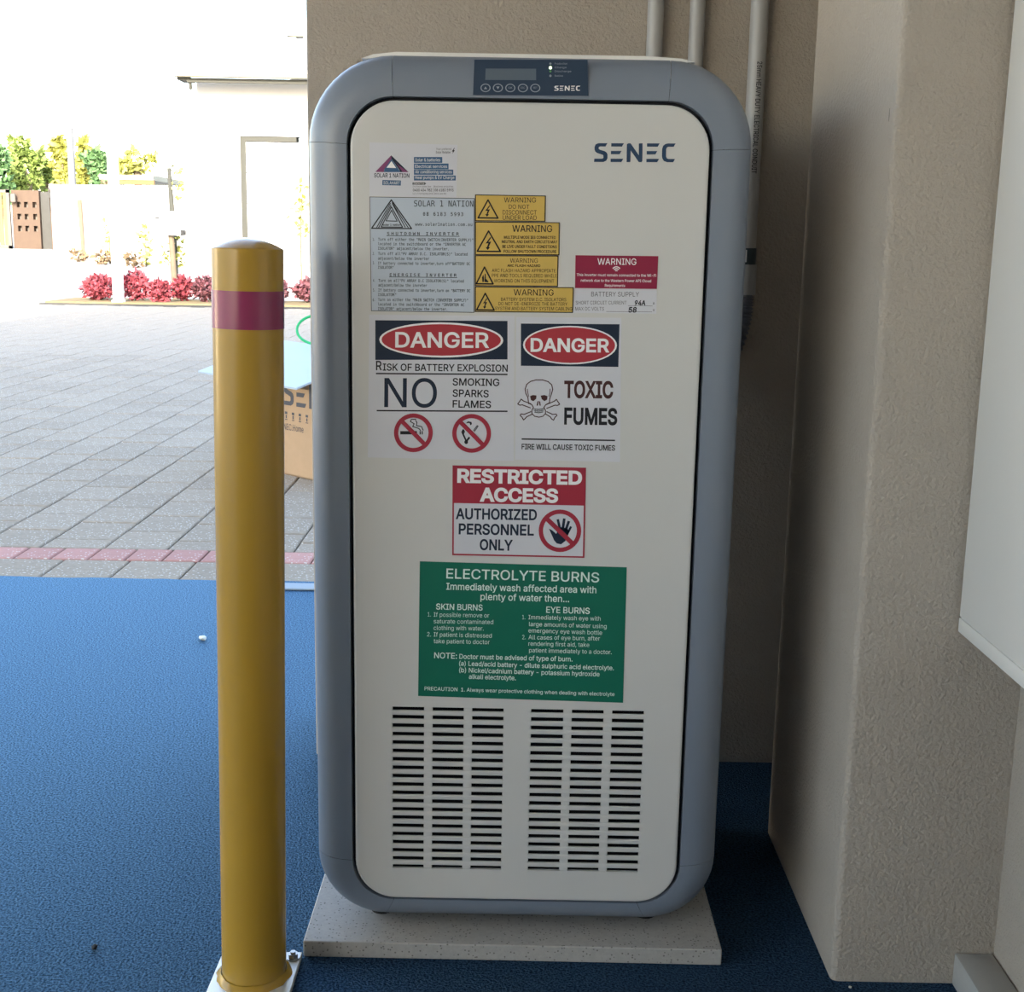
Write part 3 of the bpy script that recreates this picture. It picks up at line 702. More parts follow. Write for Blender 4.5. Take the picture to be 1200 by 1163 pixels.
BL = [('1.', 55, 72, 458, 1), ('Turn off either the "MAIN SWITCH(INVERTER SUPPLY)"', 105, 998, 458, 1), ('located in the switchboard or the "INVERTER AC', 105, 930, 500, 1), ('ISOLATOR" adjacent/below the inverter.', 105, 768, 543, 1),
      ('2.', 55, 72, 592, 1), ('Turn off all"PV ARRAY D.C. ISOLATOR(S)" located', 105, 945, 592, 1), ('adjacent/below the inverter', 105, 585, 637, 1),
      ('3.', 55, 72, 680, 1), ('If battery connected to inverter,turn off"BATTERY DC', 105, 968, 682, 1), ('ISOLATOR"', 105, 250, 722, 1),
      ('4.', 58, 75, 845, 1), ('Turn on all"PV ARRAY D.C ISOLATOR(S)" located', 108, 910, 845, 1), ('adjacent/below the invreter', 108, 565, 888, 1),
      ('5.', 58, 75, 935, 1), ('If battery connected to inverter,turn on "BATTERY DC', 108, 972, 935, 1), ('ISOLATOR"', 105, 275, 978, 1),
      ('6.', 55, 75, 1027, 1), ('Turn on either the "MAIN SWITCH (INVERTER SUPPLY)"', 105, 950, 1025, 1), ('located in the switchboard or the "INVERTER AC', 105, 915, 1068, 1), ('ISOLATOR" adjacent/below the inverter.', 105, 755, 1110, 1)]
for t_, x0, x1, y, _ in BL: a.text('ink_black', t_, x0, x1, y, 26, sl=0.008, wt=0.010, mono=-1)

# ---- 3 amber warning plates
W0 = Plane(550, 220, 7.754, YD)
def bolt_tri(a, tri, flame=False):
    a.line('ink_black', tri, 13, closed=True)
    x0, x1 = tri[0][0], tri[2][0]; y0, y1 = tri[1][1], tri[0][1]; w_, h_ = x1 - x0, y1 - y0
    p = lambda u, v: (x0 + u * w_, y0 + v * h_)
    if flame:
        a.poly('ink_black', [p(.36, .9), p(.34, .62), p(.42, .45), p(.46, .66), p(.44, .9)]); a.poly('ink_black', [p(.48, .9), p(.5, .38), p(.56, .42), p(.57, .7), p(.72, .86), p(.72, .92)])
    else:
        a.poly('ink_black', [p(.56, .30), p(.36, .62), p(.48, .60), p(.42, .80), p(.36, .80), p(.45, .94), p(.55, .80), p(.49, .80), p(.60, .52), p(.48, .54), p(.61, .32)])
def amber(label, quad, lines, tri, flame=False):
    a = sticker(cabinet, 'warning_plate', label, quad, W0, 'st_yellow', 0.0009)
    a.frame('ink_black', quad, 8); bolt_tri(a, tri, flame)
    for t_, x0, x1, y, h, wt in lines: a.text('ink_black', t_, x0, x1, y, h, wt=wt, sl=0.006)
amber('topmost and shortest amber plate, do not disconnect under load', [(52, 62), (695, 72), (690, 310), (52, 305)],
      [('WARNING', 315, 605, 134, 45, 0), ('DO NOT', 358, 545, 192, 38, 0), ('DISCONNECT', 303, 612, 244, 40, 0), ('UNDER LOAD', 303, 612, 292, 40, 0)], [(80, 274), (170, 112), (260, 277)])
amber('second amber plate down, about multiple mode supply', [(52, 308), (820, 315), (818, 615), (52, 612)],
      [('WARNING', 390, 752, 401, 60, 0.006), ('MULTIPLE MODE IES CONNECTED', 315, 785, 463, 25, 0.016), ('NEUTRAL AND EARTH CIRCUITS MAY', 295, 800, 503, 25, 0.016), ('BE LIVE UNDER FAULT CONDITIONS', 300, 795, 547, 25, 0.016), ('FOLLOW SHUTDOWN PROCEDURE', 312, 790, 591, 25, 0.016)], [(72, 578), (175, 394), (283, 580)])
amber('third amber plate down, about arc flash', [(52, 614), (810, 617), (805, 900), (52, 895)],
      [('WARNING', 370, 622, 682, 40, -0.004), ('ARC FLASH HAZARD', 345, 645, 719, 22, 0.016), ('ARC FLASH HAZARD APPROPIATE', 205, 785, 767, 31, -0.002), ('PPE AND TOOLS REQUIRED WHILE', 205, 795, 813, 31, -0.002), ('WORKING ON THIS EQUIPMENT', 225, 770, 861, 31, -0.002)], [(64, 873), (138, 722), (216, 875)], True)
amber('lowest and longest amber plate, about battery isolators', [(52, 897), (948, 905), (942, 1138), (52, 1130)],
      [('WARNING', 403, 765, 979, 55, 0.0), ('BATTERY SYSTEM D.C. ISOLATORS', 288, 880, 1029, 30, 0), ('DO NOT DE-ENERGIZE THE BATTERY', 265, 890, 1069, 30, 0), ('SYSTEM AND BATTERY SYSTEM CABLING', 235, 935, 1112, 30, 0)], [(67, 1110), (145, 960), (226, 1113)])

# ---- 4 maroon wireless warning, 5 battery supply plate
R0 = Plane(660, 290, 9.23, YD)
a = sticker(cabinet, 'wireless_warning_plate', 'maroon plate with white text about the wireless network', [(133, 85), (1028, 95), (1012, 450), (128, 440)], R0, 'ink_maroon', 0.0009)
a.text('ink_white', 'WARNING', 370, 790, 186, 68, wt=0.006, sl=0.008)
for r0 in (16, 36, 56):
    for k in range(10):
        a0, a1 = math.radians(-140 + 10 * k), math.radians(-130 + 10 * k)
        a.line('ink_white', [(575 + r0 * 0.72 * math.cos(a0) * 1.25, 266 + r0 * math.sin(a0)), (575 + r0 * 0.72 * math.cos(a1) * 1.25, 266 + r0 * math.sin(a1))], 11)
for t_, x0, x1, y in (('This inverter must remain connected to the Wi-Fi', 145, 1005, 310), ('network due to the Western Power API Cloud', 190, 950, 370), ('Requirements', 450, 668, 425)): a.text('ink_white', t_, x0, x1, y, 28, sl=0.01, wt=0.008)
a = sticker(cabinet, 'supply_rating_plate', 'pale plate with handwritten current and voltage figures', [(128, 447), (1012, 457), (1008, 717), (110, 708)], R0, 'st_white', 0.0009)
a.text('ink_grey', 'BATTERY SUPPLY', 303, 820, 530, 50, sl=0.006); a.text('ink_grey', 'SHORT CIRCUIT CURRENT', 135, 685, 617, 38); a.text('ink_grey', 'MAX DC VOLTS', 130, 440, 683, 38)
a.text('ink_black', '94A', 768, 888, 625, 50, wt=0.03, italic=0.15); a.text('ink_black', '58', 702, 790, 702, 54, wt=0.03, italic=0.15); a.text('ink_grey', 'A', 968, 988, 618, 26, wt=0.02); a.text('ink_grey', 'V', 968, 988, 692, 26, wt=0.02)
a.line('ink_grey', [(700, 630), (965, 634)], 4); a.line('ink_grey', [(465, 694), (960, 698)], 4)

# ---- 6 danger, battery explosion
D0 = Plane(420, 360, 3.634, YD)
a = sticker(cabinet, 'danger_sticker', 'white danger sticker about battery explosion, no smoking, sparks or flames', [(46, 32), (665, 38), (662, 655), (40, 640)], D0, 'st_white', 0.0003)
a.poly('ink_navy', [(72, 56), (635, 59), (635, 223), (72, 225)]); a.ell('ink_white', 353, 140, 264, 75, 1, sl=0.006); a.ell('ink_danger', 353, 140, 254, 67, 2, sl=0.006)
a.text('ink_white', 'DANGER', 157, 557, 170, 62, wt=0.018, lift=3, y1=172)
a.text('ink_black', 'R', 75, 100, 268, 38, wt=0.014); a.text('ink_black', 'ISK OF BATTERY EXPLOSION', 104, 636, 270, 29, wt=0.014, y1=275)
a.line('ink_black', [(75, 283), (635, 287)], 6); a.text('ink_navy', 'NO', 110, 334, 425, 122, wt=0.004, y1=427)
for t_, x1, y in (('SMOKING', 600, 333), ('SPARKS', 555, 381), ('FLAMES', 565, 427)): a.text('ink_black', t_, 401, x1, y, 30, wt=0.014, y1=y + 3)
a.line('ink_black', [(78, 441), (635, 444)], 6)
D1 = Plane(455, 480, 9.231, YD)
a.pl = D0
def tr(x, y): return ((455 + x / 9.231 - 420) * 3.634, (480 + y / 9.231 - 360) * 3.634)
def ban(cx, cy, nm):
    c_ = Art(D0, 0.0007); ARTS.append((c_, (a_sticker, nm)))
    c_.ring('ink_red', *tr(cx, cy), 64.5, 82.5, 1); p, q = tr(cx - 118, cy - 120), tr(cx + 118, cy + 120); c_.line('ink_red', [p, q], 18, 2)
a_sticker = bpy.data.objects['danger_sticker']
ban(272, 252, 'no_smoking_symbol'); ban(902, 258, 'no_flames_symbol')
a.poly('ink_black', [tr(130, 234), tr(310, 234), tr(310, 270), tr(130, 270)])
for x_ in (345, 368): a.line('ink_black', [tr(x_, 234), tr(x_, 270)], 5)
a.line('ink_black', [tr(300, 105), tr(250, 108), tr(240, 130), tr(280, 155), tr(265, 185), tr(330, 205), tr(350, 228)], 4); a.line('ink_black', [tr(296, 118), tr(310, 140), tr(305, 175), tr(360, 185), tr(378, 225)], 4)
a.poly('ink_black', [tr(840, 150), tr(862, 128), tr(900, 135), tr(905, 158), tr(888, 172), tr(880, 146), tr(858, 148)]); a.line('ink_grey', [tr(935, 235), tr(972, 180), tr(962, 175), tr(925, 225)], 4, closed=True)
a.line('ink_black', [tr(812, 220), tr(800, 245), tr(845, 345)], 7); a.line('ink_black', [tr(812, 222), tr(822, 240), tr(812, 262)], 6); a.line('ink_black', [tr(880, 300), tr(845, 345)], 8); a.ell('ink_black', *tr(843, 352), 8, 9, n=16)

# ---- 7 danger, toxic fumes
a = sticker(cabinet, 'toxic_sticker', 'white danger sticker with skull and crossbones about toxic fumes', [(672, 42), (1120, 46), (1114, 660), (667, 650)], D0, 'st_white', 0.0003)
a.poly('ink_navy', [(692, 70), (1112, 73), (1107, 255), (692, 250)]); a.ell('ink_white', 901, 162, 200, 82, 1, sl=0.006); a.ell('ink_danger', 901, 162, 192, 76, 2, sl=0.006)
a.text('ink_white', 'DANGER', 733, 1069, 188, 54, wt=0.024, lift=3, y1=191)
def t2(x, y): return ((600 + x / 9.231 - 420) * 3.634, (430 + y / 9.231 - 360) * 3.634)
sk = [(180, 400), (172, 330), (150, 290), (142, 240), (160, 190), (200, 158), (260, 142), (330, 142), (390, 160), (430, 195), (440, 245), (425, 300), (408, 345), (405, 395)]
a.line('ink_brown', [t2(*p) for p in sk], 4.2)
a.line('ink_brown', [t2(165, 240), t2(172, 285), t2(180, 320)], 3.2); a.line('ink_brown', [t2(412, 240), t2(410, 285), t2(400, 320)], 3.2)
a.line('ink_brown', [t2(180, 395), t2(215, 410), t2(232, 440), t2(215, 470), t2(215, 505), t2(245, 535), t2(290, 545), t2(335, 535), t2(362, 505), t2(362, 470), t2(345, 440), t2(365, 410), t2(405, 390)], 4.0)
a.poly('ink_brown', [t2(195, 318), t2(225, 305), t2(265, 310), t2(262, 345), t2(232, 372), t2(205, 360)]); a.poly('ink_brown', [t2(310, 312), t2(350, 305), t2(385, 318), t2(380, 355), t2(352, 372), t2(322, 350)])
a.poly('ink_brown', [t2(265, 420), t2(275, 375), t2(288, 368), t2(286, 395), t2(280, 420)]); a.poly('ink_brown', [t2(292, 368), t2(305, 378), t2(312, 420), t2(298, 420), t2(294, 395)])
a.line('ink_grey', [t2(235, 455), t2(290, 462), t2(345, 452)], 4); a.line('ink_grey', [t2(238, 472), t2(290, 480), t2(342, 470)], 3.4); a.line('ink_grey', [t2(245, 490), t2(290, 497), t2(335, 488)], 4)
for x_ in (255, 275, 295, 315, 332): a.line('ink_grey', [t2(x_, 452), t2(x_, 494)], 2)
for bone in ([(205, 400), (125, 370), (100, 350), (82, 375), (62, 402), (85, 415), (112, 412), (200, 445)], [(368, 410), (458, 372), (480, 352), (495, 375), (515, 405), (492, 418), (465, 415), (375, 450)],
             [(205, 485), (130, 515), (98, 510), (88, 525), (108, 545), (125, 575), (142, 560), (160, 540), (215, 515)], [(375, 485), (440, 515), (478, 512), (486, 528), (465, 545), (450, 577), (430, 565), (412, 540), (362, 510)]):
    a.line('ink_brown', [t2(*p) for p in bone], 4.2)
a.text('ink_brown', 'TOXIC', 876, 1085, 384, 67, wt=0.028, y1=386); a.text('ink_black', 'FUMES', 876, 1102, 497, 66, wt=0.028, y1=500)
a.line('ink_black', [(695, 562), (1093, 568)], 6); a.text('ink_black', 'FIRE WILL CAUSE TOXIC FUMES', 695, 1093, 605, 22, wt=0.02, y1=611)

# ---- 8 restricted access
A0 = Plane(525, 540, 7.059, YD)
QA = [(38, 38), (1142, 58), (1128, 804), (35, 782)]
a = sticker(cabinet, 'restricted_access_sign', 'white sign with a maroon top about restricted access and a barred hand', QA, A0, 'st_white', 0.0005)
a.frame('ink_red', QA, 13); a.poly('ink_red', [(42, 40), (1140, 60), (1132, 372), (42, 350)], 1)
a.text('ink_white', 'RESTRICTED', 76, 1108, 176, 104, wt=0.035, lift=2, y1=194); a.text('ink_white', 'ACCESS', 262, 910, 332, 104, wt=0.035, lift=2, y1=342)
for t_, x0, x1, y, y1 in (('AUTHORIZED', 64, 735, 480, 490), ('PERSONNEL', 88, 710, 606, 617), ('ONLY', 262, 535, 736, 742)): a.text('ink_navy', t_, x0, x1, y, 84, wt=0.022, y1=y1)
a.ring('ink_red', 926, 580, 140, 176); a.line('ink_red', [(815, 478), (1035, 690)], 38, 2)
for p, q, wd in (((908, 485), (925, 560), 20), ((962, 478), (948, 575), 22), ((1000, 500), (970, 585), 22), ((1018, 545), (985, 610), 18)): a.line('ink_navy', [p, q], wd)
a.poly('ink_navy', [(835, 562), (860, 575), (895, 605), (925, 548), (990, 560), (1000, 600), (970, 665), (935, 692), (900, 685), (878, 660)])

# ---- 9 electrolyte burns
G0 = Plane(470, 640, 4.0, YD)
a = sticker(cabinet, 'first_aid_sign', 'large green sign with white first-aid text for electrolyte burns', [(88, 72), (1058, 100), (1040, 735), (80, 703)], G0, 'st_green', 0.0006)
for t_, x0, x1, y0_, y1_, h, wt in (('ELECTROLYTE BURNS', 212, 928, 151, 170, 45, 0.008), ('Immediately wash affected area with', 212, 915, 204, 221, 31, 0.01), ('plenty of water then...', 372, 788, 252, 263, 31, 0.01),
        ('SKIN BURNS', 164, 382, 297, 302, 27, 0.012), ('EYE BURNS', 680, 884, 312, 318, 28, 0.012), ('1.', 125, 140, 330, 330, 20, 0), ('If possible remove or', 153, 413, 331, 335, 20, 0), ('saturate contaminated', 153, 432, 362, 366, 20, 0), ('clothing with water.', 153, 387, 393, 396, 20, 0),
        ('2.', 122, 140, 423, 424, 20, 0), ('If patient is distressed', 153, 425, 424, 430, 20, 0), ('take patient to doctor', 153, 415, 455, 460, 20, 0), ('1.', 568, 582, 343, 343, 20, 0), ('Immediately wash eye with', 597, 935, 343, 350, 20, 0), ('large amounts of water using', 600, 963, 375, 386, 20, 0),
        ('emergency eye wash bottle', 597, 942, 405, 416, 20, 0), ('2.', 568, 584, 437, 437, 20, 0), ('All cases of eye burn, after', 597, 932, 437, 443, 20, 0), ('rendering first aid, take', 597, 882, 467, 473, 20, 0), ('patient immediately to a doctor.', 600, 987, 498, 507, 20, 0),
        ('NOTE:', 155, 262, 525, 528, 26, 0.012), ('Doctor must be advised of type of burn.', 273, 803, 528, 541, 22, 0.01), ('(a) Lead/acid battery - dilute sulphuric acid electrolyte.', 272, 997, 560, 582, 21, 0.01), ('(b) Nickel/cadnium battery - potassium hydroxide', 272, 930, 591, 611, 21, 0.01), ('alkali electrolyte.', 318, 538, 622, 629, 21, 0.01),
        ('PRECAUTION  1. Always wear protective clothing when dealing with electrolyte', 110, 1000, 676, 703, 17, 0.006)):
    a.text('ink_green_text', t_, x0, x1, y0_, h, wt=wt, y1=y1_)

# ------------------------------------------------------------------ slab under the cabinet
b = MB(); b.box((-0.2705, 1.5415, 0.0), (0.2915, 2.06, SLAB_T), 0.0012, 1, rot=Matrix.Rotation(math.radians(-0.3), 3, 'Z'), piv=(0, 1.8, 0))
tag(b.build('stone_slab', M['slab']), 'flat grey speckled stone slab under the white cabinet', 'slab')

# ------------------------------------------------------------------ bollard
bb = gz(298, 1148); BX, BY = bb.x, bb.y
bol = thing('bollard', 'yellow steel bollard with a maroon band beside the cabinet', 'bollard', (BX, BY, 0.0))
TILT = 0.0145; BR = 0.0412; HT = at(289, 292, BY).z
axis = lambda z: (BX + TILT * z, BY, z)
b = MB(); zs = [0.009, HT]
b.tube([axis(0.009), axis(HT)], BR, 48, caps=False)
rings = [(HT, 1.0), (HT + 0.001, 0.99)] + [(HT + 0.001 + 0.012 * (1 - f * f), f * 0.985) for f in (0.96, 0.85, 0.7, 0.55, 0.4, 0.25, 0.1)]
b.build('post', M['yellow'], bol, smooth=True)
b = MB(); b.tube([axis(z) for z, _ in rings], [BR * f for _, f in rings], 48); b.build('domed_cap', M['yellow'], bol, smooth=True)
z0_, z1_ = at(289, 384, BY).z, at(289, 340, BY).z
b = MB(); b.tube([axis(z0_), axis(z1_)], BR + 0.0006, 48, caps=False); b.build('reflective_band', M['band'], bol, smooth=True)['label'] = 'maroon reflective tape band'
PXL, PXR, PYR, PYF = gz(257, 1130, 0.008).x - 0.002, gz(353, 1120, 0.008).x, gz(353, 1116, 0.008).y, BY - 0.082
b = MB(); b.box((PXL, PYF, 0.0), (PXR, PYR, 0.008), 0.001, 1); b.build('base_plate', M['plate'], bol)['label'] = 'pale galvanised base plate'
b = MB(); wr = [(BR + 0.001, 0.016), (BR + 0.006, 0.0105), (BR + 0.007, 0.008)]
n = 48; wb = [random.uniform(-0.0012, 0.0018) for _ in range(n)]; rr = [[b.bm.verts.new((BX + (r + wb[k] * (q + 1) / 3) * math.cos(2 * PI * k / n), BY + (r + wb[k] * (q + 1) / 3) * math.sin(2 * PI * k / n), z + wb[k - 5] * 0.5 * (q < 2))) for k in range(n)] for q, (r, z) in enumerate(wr)]
for r0, r1 in zip(rr, rr[1:]):
    for k in range(n): b.bm.faces.new((r0[k], r0[(k + 1) % n], r1[(k + 1) % n], r1[k]))
b.build('weld_ring', M['yellow'], bol, smooth=True)
bt = gz(343.5, 1122, 0.010)
for x_, y_ in ((bt.x, bt.y), (PXL + (PXR - bt.x), bt.y), (bt.x, PYF + (PYR - bt.y)), (PXL + (PXR - bt.x), PYF + (PYR - bt.y))):
    b = MB(); b.tube([(x_, y_, 0.008), (x_, y_, 0.0098)], 0.0085, 20); b.tube([(x_, y_, 0.0098), (x_, y_, 0.0155)], 0.0068, 6); b.tube([(x_, y_, 0.0155), (x_, y_, 0.0185)], 0.0035, 12); b.build('anchor_bolt', M['bolt'], bol)

# ------------------------------------------------------------------ conduits on the back wall
def conduit(px0, px1, label, zb):
    p, q = at(px0, 20, Y_WALL - 0.013), at(px1, 20, Y_WALL - 0.013); r = (q.x - p.x) / 2; x = (p.x + q.x) / 2
    t = thing('conduit', label, 'conduit', (x, Y_WALL - r - 0.001, zb), 'conduits on the back wall')
    b = MB(); b.tube([(x, Y_WALL - r - 0.001, zb), (x, Y_WALL - r - 0.001, 2.6)], r, 20); b.build('pipe', M['conduit'], t, smooth=True)
    return t, x, r
conduit(758.5, 777.5, 'leftmost of three grey conduits rising up the wall behind the cabinet', 0.75)
conduit(808, 826, 'middle of three grey conduits rising up the wall behind the cabinet', 0.75)
p3 = at(886.5, 310, Y_WALL - 0.013)
zc = at(880, 291, Y_WALL).z; zc2 = at(878, 310, Y_WALL).z; zc3 = at(877, 345, Y_WALL).z
t3, x3, r3 = conduit(879, 900, 'rightmost grey conduit running down past the cabinet into a ribbed hose', zc - 0.005)
yc3 = Y_WALL - r3 - 0.001
b = MB(); b.tube([(x3, yc3, zc2), (x3, yc3, zc)], r3 + 0.0012, 20); b.build('coupling', M['coupling'], t3, smooth=True)['label'] = 'dark coupling with a white tag'
b = MB(); b.box((x3 - 0.011, yc3 - r3 - 0.003, zc2 + 0.004), (x3 - 0.003, yc3 - r3 - 0.0005, zc - 0.003), 0.0005, 1); b.build('tag', M['ink_white'], bpy.data.objects['coupling'])
b = MB(); b.tube([(x3, yc3, zc3), (x3, yc3, zc2)], r3 + 0.003, 20); b.build('sleeve', M['conduit'], t3, smooth=True)
pts = []; rs = []
hose = [Vector((x3, yc3, zc3)), Vector((x3 - 0.003, yc3, zc3 - 0.05)), Vector((x3 - 0.03, yc3 - 0.01, zc3 - 0.13)), Vector((x3 - 0.075, yc3 - 0.045, zc3 - 0.20)), Vector((x3 - 0.125, yc3 - 0.09, zc3 - 0.24)), Vector((x3 - 0.165, yc3 - 0.13, zc3 - 0.25))]
def cat(P, n):
    o_ = []; Q = [P[0] * 2 - P[1]] + P + [P[-1] * 2 - P[-2]]
    for i in range(1, len(Q) - 2):
        for k in range(n):
            t = k / n; o_.append(0.5 * ((2 * Q[i]) + (Q[i + 1] - Q[i - 1]) * t + (2 * Q[i - 1] - 5 * Q[i] + 4 * Q[i + 1] - Q[i + 2]) * t * t + (3 * Q[i] - Q[i - 1] - 3 * Q[i + 1] + Q[i + 2]) * t ** 3))
    return o_ + [P[-1]]
pts = cat(hose, 36)
b = MB(); b.tube(pts, [r3 + (0.0015 if (k // 2) % 2 else -0.0012) for k in range(len(pts))], 14); b.build('ribbed_hose', M['flex'], t3)
# printed lettering running down the third conduit
cp = Art(Plane(0, 0, 1, 0, fn=lambda x, y, off: Vector((x3 - 0.002 - y * 0.001, yc3 - r3 - 0.0006, 1.26 - x * 0.001))), 0)
cp.text('ink_black', '25mm HEAVY DUTY ELECTRICAL CONDUIT', 10, 190, 0, 8, wt=0.01); ARTS.append((cp, (t3, 'lettering')))

# ------------------------------------------------------------------ white enclosure on the right wall, trunking at its foot
MX = 0.553
mz = at(1119, 740, PY0 - 0.004).z; my1 = PY0 - 0.004
ms = gz(1121, 723, 0); sz = mz + 0.0205
mb = thing('wall_enclosure', 'white metal enclosure box mounted on the right wall beside the pillar', 'enclosure', (MX, 1.1, mz))
b = MB(); b.box((MX + 0.0025, 0.62, mz), (X_RW - 0.001, my1, mz + 1.15), 0.004, 2); b.build('case', M['meter'], mb, smooth=True)
b = MB(); b.box((MX - 0.0005, 0.63, sz), (MX + 0.0035, my1 - 0.004, mz + 1.14), 0.0015, 2); b.build('door_panel', M['meter'], mb, smooth=True)
b = MB(); b.box((MX + 0.0005, 0.62, mz), (MX + 0.004, my1, sz - 0.0022), 0.0015, 2); b.build('bottom_rail', M['meter'], mb, smooth=True)
tz_ = 0.045
b = MB(); b.box((0.588, -1.0, -0.0), (0.6385, PY0 - 0.001, tz_), 0.003, 2)
tag(b.build('cable_trunking', M['trunk_white'], smooth=True), 'low pale grey trunking along the foot of the right wall against the pillar', 'trunking')

# ------------------------------------------------------------------ bits on the carpet
def scrap(px, py, name, label, m, sx, sy, sz_, seed, cat_):
    p = gz(px, py); rnd = random.Random(seed); t = bmesh.new(); bmesh.ops.create_icosphere(t, subdivisions=1, radius=1)
    for v in t.verts: v.co = Vector((v.co.x * sx, v.co.y * sy, v.co.z * sz_)) * rnd.uniform(0.7, 1.25) + Vector((p.x, p.y, sz_ * 0.8))
    b = MB(); b.add(t); return tag(b.build(name, M[m], origin=p), label, cat_)
scrap(111, 1112, 'nut', 'small dark nut lying alone on the carpet at lower left', 'foot', 0.0042, 0.006, 0.004, 1, 'nut')
scrap(237, 750, 'paper_scrap', 'small crumpled white paper scrap on the carpet left of the bollard', 'litter', 0.011, 0.012, 0.006, 2, 'paper')
scrap(996, 1158, 'paint_flake', 'tiny white flake on the dark carpet at the foot of the pillar', 'litter', 0.0022, 0.003, 0.0015, 3, 'flake')

# ------------------------------------------------------------------ carton outside, behind the wall end
cb0, cb1 = gz(333, 556, -0.006), gz(364, 563, -0.006)
u = (cb1 - cb0); u.z = 0; u.normalize(); vv = Vector((-u.y, u.x, 0))
if vv.y < 0: vv = -vv
L0 = cb0 - u * 0.16; LW, DP_, HB = 0.62, 0.46, 0.36
box = thing('cardboard_carton', 'open brown cardboard carton standing on the paving behind the bollard', 'carton', (L0.x + 0.2, L0.y + 0.1, -0.005))
c = [L0, L0 + u * LW, L0 + u * LW + vv * DP_, L0 + vv * DP_]
for k in range(4):
    p, q = c[k], c[(k + 1) % 4]; nrm = Vector((q.y - p.y, p.x - q.x, 0)).normalized()
    b = MB(); b.prism([Vector((p.x, p.y, -0.005)), Vector((q.x, q.y, -0.005)), Vector((q.x, q.y, HB)), Vector((p.x, p.y, HB))], -nrm * 0.005); b.build('side_panel', M['board'], box)
b = MB(); b.prism([Vector((p.x, p.y, -0.004)) for p in c], (0, 0, 0.005)); b.build('bottom_panel', M['board'], box)
b = MB(); p, q = c[3], c[2]; b.prism([Vector((p.x, p.y, HB)), Vector((q.x, q.y, HB)), Vector((q.x, q.y, HB + 0.02)) + vv * 0.05 + Vector((0, 0, 0.22)), Vector((p.x, p.y, HB + 0.02)) + vv * 0.05 + Vector((0, 0, 0.22))], vv * 0.005); b.build('top_flap', M['board'], box)
nf = -vv * 0.0012
def cfn(x, y, off):                                   # x along the front in metres from cb0, y downwards from HB
    p = cb0 + u * x; return Vector((p.x, p.y, HB - y)) + nf * (1 + off)
ca = Art(Plane(0, 0, 1, 0, fn=cfn), 0); ARTS.append((ca, (box, 'print')))
fx = lambda px: (px - 333) / 31 * (cb1 - cb0).length
zy = lambda py: HB - at(348, py, 4.97).z
E_ = zy(458), zy(481)
senec(ca, 'board_ink', fx(334), fx(334) + 0.43, E_[0] - 0.02, E_[1])
for k, px in enumerate((337, 345, 353, 361)): ca.rect('board_ink', fx(px) - 0.008, zy(489), fx(px) + 0.008, zy(492)); ca.rect('board_ink', fx(px) - 0.004, zy(493), fx(px) + 0.004, zy(497)); ca.rect('board_ink', fx(px) - 0.008, zy(498), fx(px) + 0.008, zy(499))
ca.text('board_ink', 'SENEC.Home', fx(328), fx(357), zy(511), 0.026)
A_, B_, D_ = at(232, 435, 5.35), at(347, 455, 4.90), at(325, 398, 5.65)
E2 = B_ + (D_ - A_)
ext = (E2 - D_) * 0.0
b = MB(); nn = (B_ - A_).cross(D_ - A_).normalized() * 0.008; nn = nn if nn.z < 0 else -nn
b.prism([A_, B_, E2, D_], nn)
tag(b.build('foam_sheet', M['foam']), 'pale sheet lying aslant on top of the cardboard carton', 'sheet')
zt_s, zb_s = at(366, 370, 5.46).z, E2.z + (D_.z - E2.z) * 0.6 + 0.006; gc = at(372, 386, 5.46); gc.z = (zt_s + zb_s) / 2; rz_s = (zt_s - zb_s) / 2; b = MB(); pts = [gc + Vector((0.088 * math.cos(2 * PI * k / 32), 0.03 * math.sin(2 * PI * k / 32), rz_s * math.sin(2 * PI * k / 32))) for k in range(33)]
b.tube(pts, 0.006, 8, caps=False); tag(b.build('packing_strap', M['strap'], smooth=True), 'green packing strap looped above the pale sheet on the carton', 'strap')

# ------------------------------------------------------------------ outside, beyond the yard
def gslope(y): return -0.03 + max(0.0, y - 18.6) * (2.03 / 56.4)
def leaves(b, c, rad, n, size, seed, flat=0.0):
    rnd = random.Random(seed)
    for _ in range(n):
        while True:
            d = Vector((rnd.uniform(-1, 1), rnd.uniform(-1, 1), rnd.uniform(-1, 1)))
            if d.length < 1: break
        if rnd.random() < 0.6 and d.length > 0.01: d = d.normalized() * rnd.uniform(0.75, 1.0)
        p = Vector((c[0] + d.x * rad[0], c[1] + d.y * rad[1], c[2] + d.z * rad[2]))
        e1 = Vector((rnd.uniform(-1, 1), rnd.uniform(-1, 1), rnd.uniform(-.6, 1))).normalized(); e2 = e1.orthogonal().normalized(); e2.rotate(Matrix.Rotation(rnd.uniform(0, 6.28), 3, e1))
        s = size * rnd.uniform(0.6, 1.3)
        b.poly([p, p + e1 * s * 0.5 + e2 * s * 0.28, p + e1 * s, p + e1 * s * 0.5 - e2 * s * 0.28])
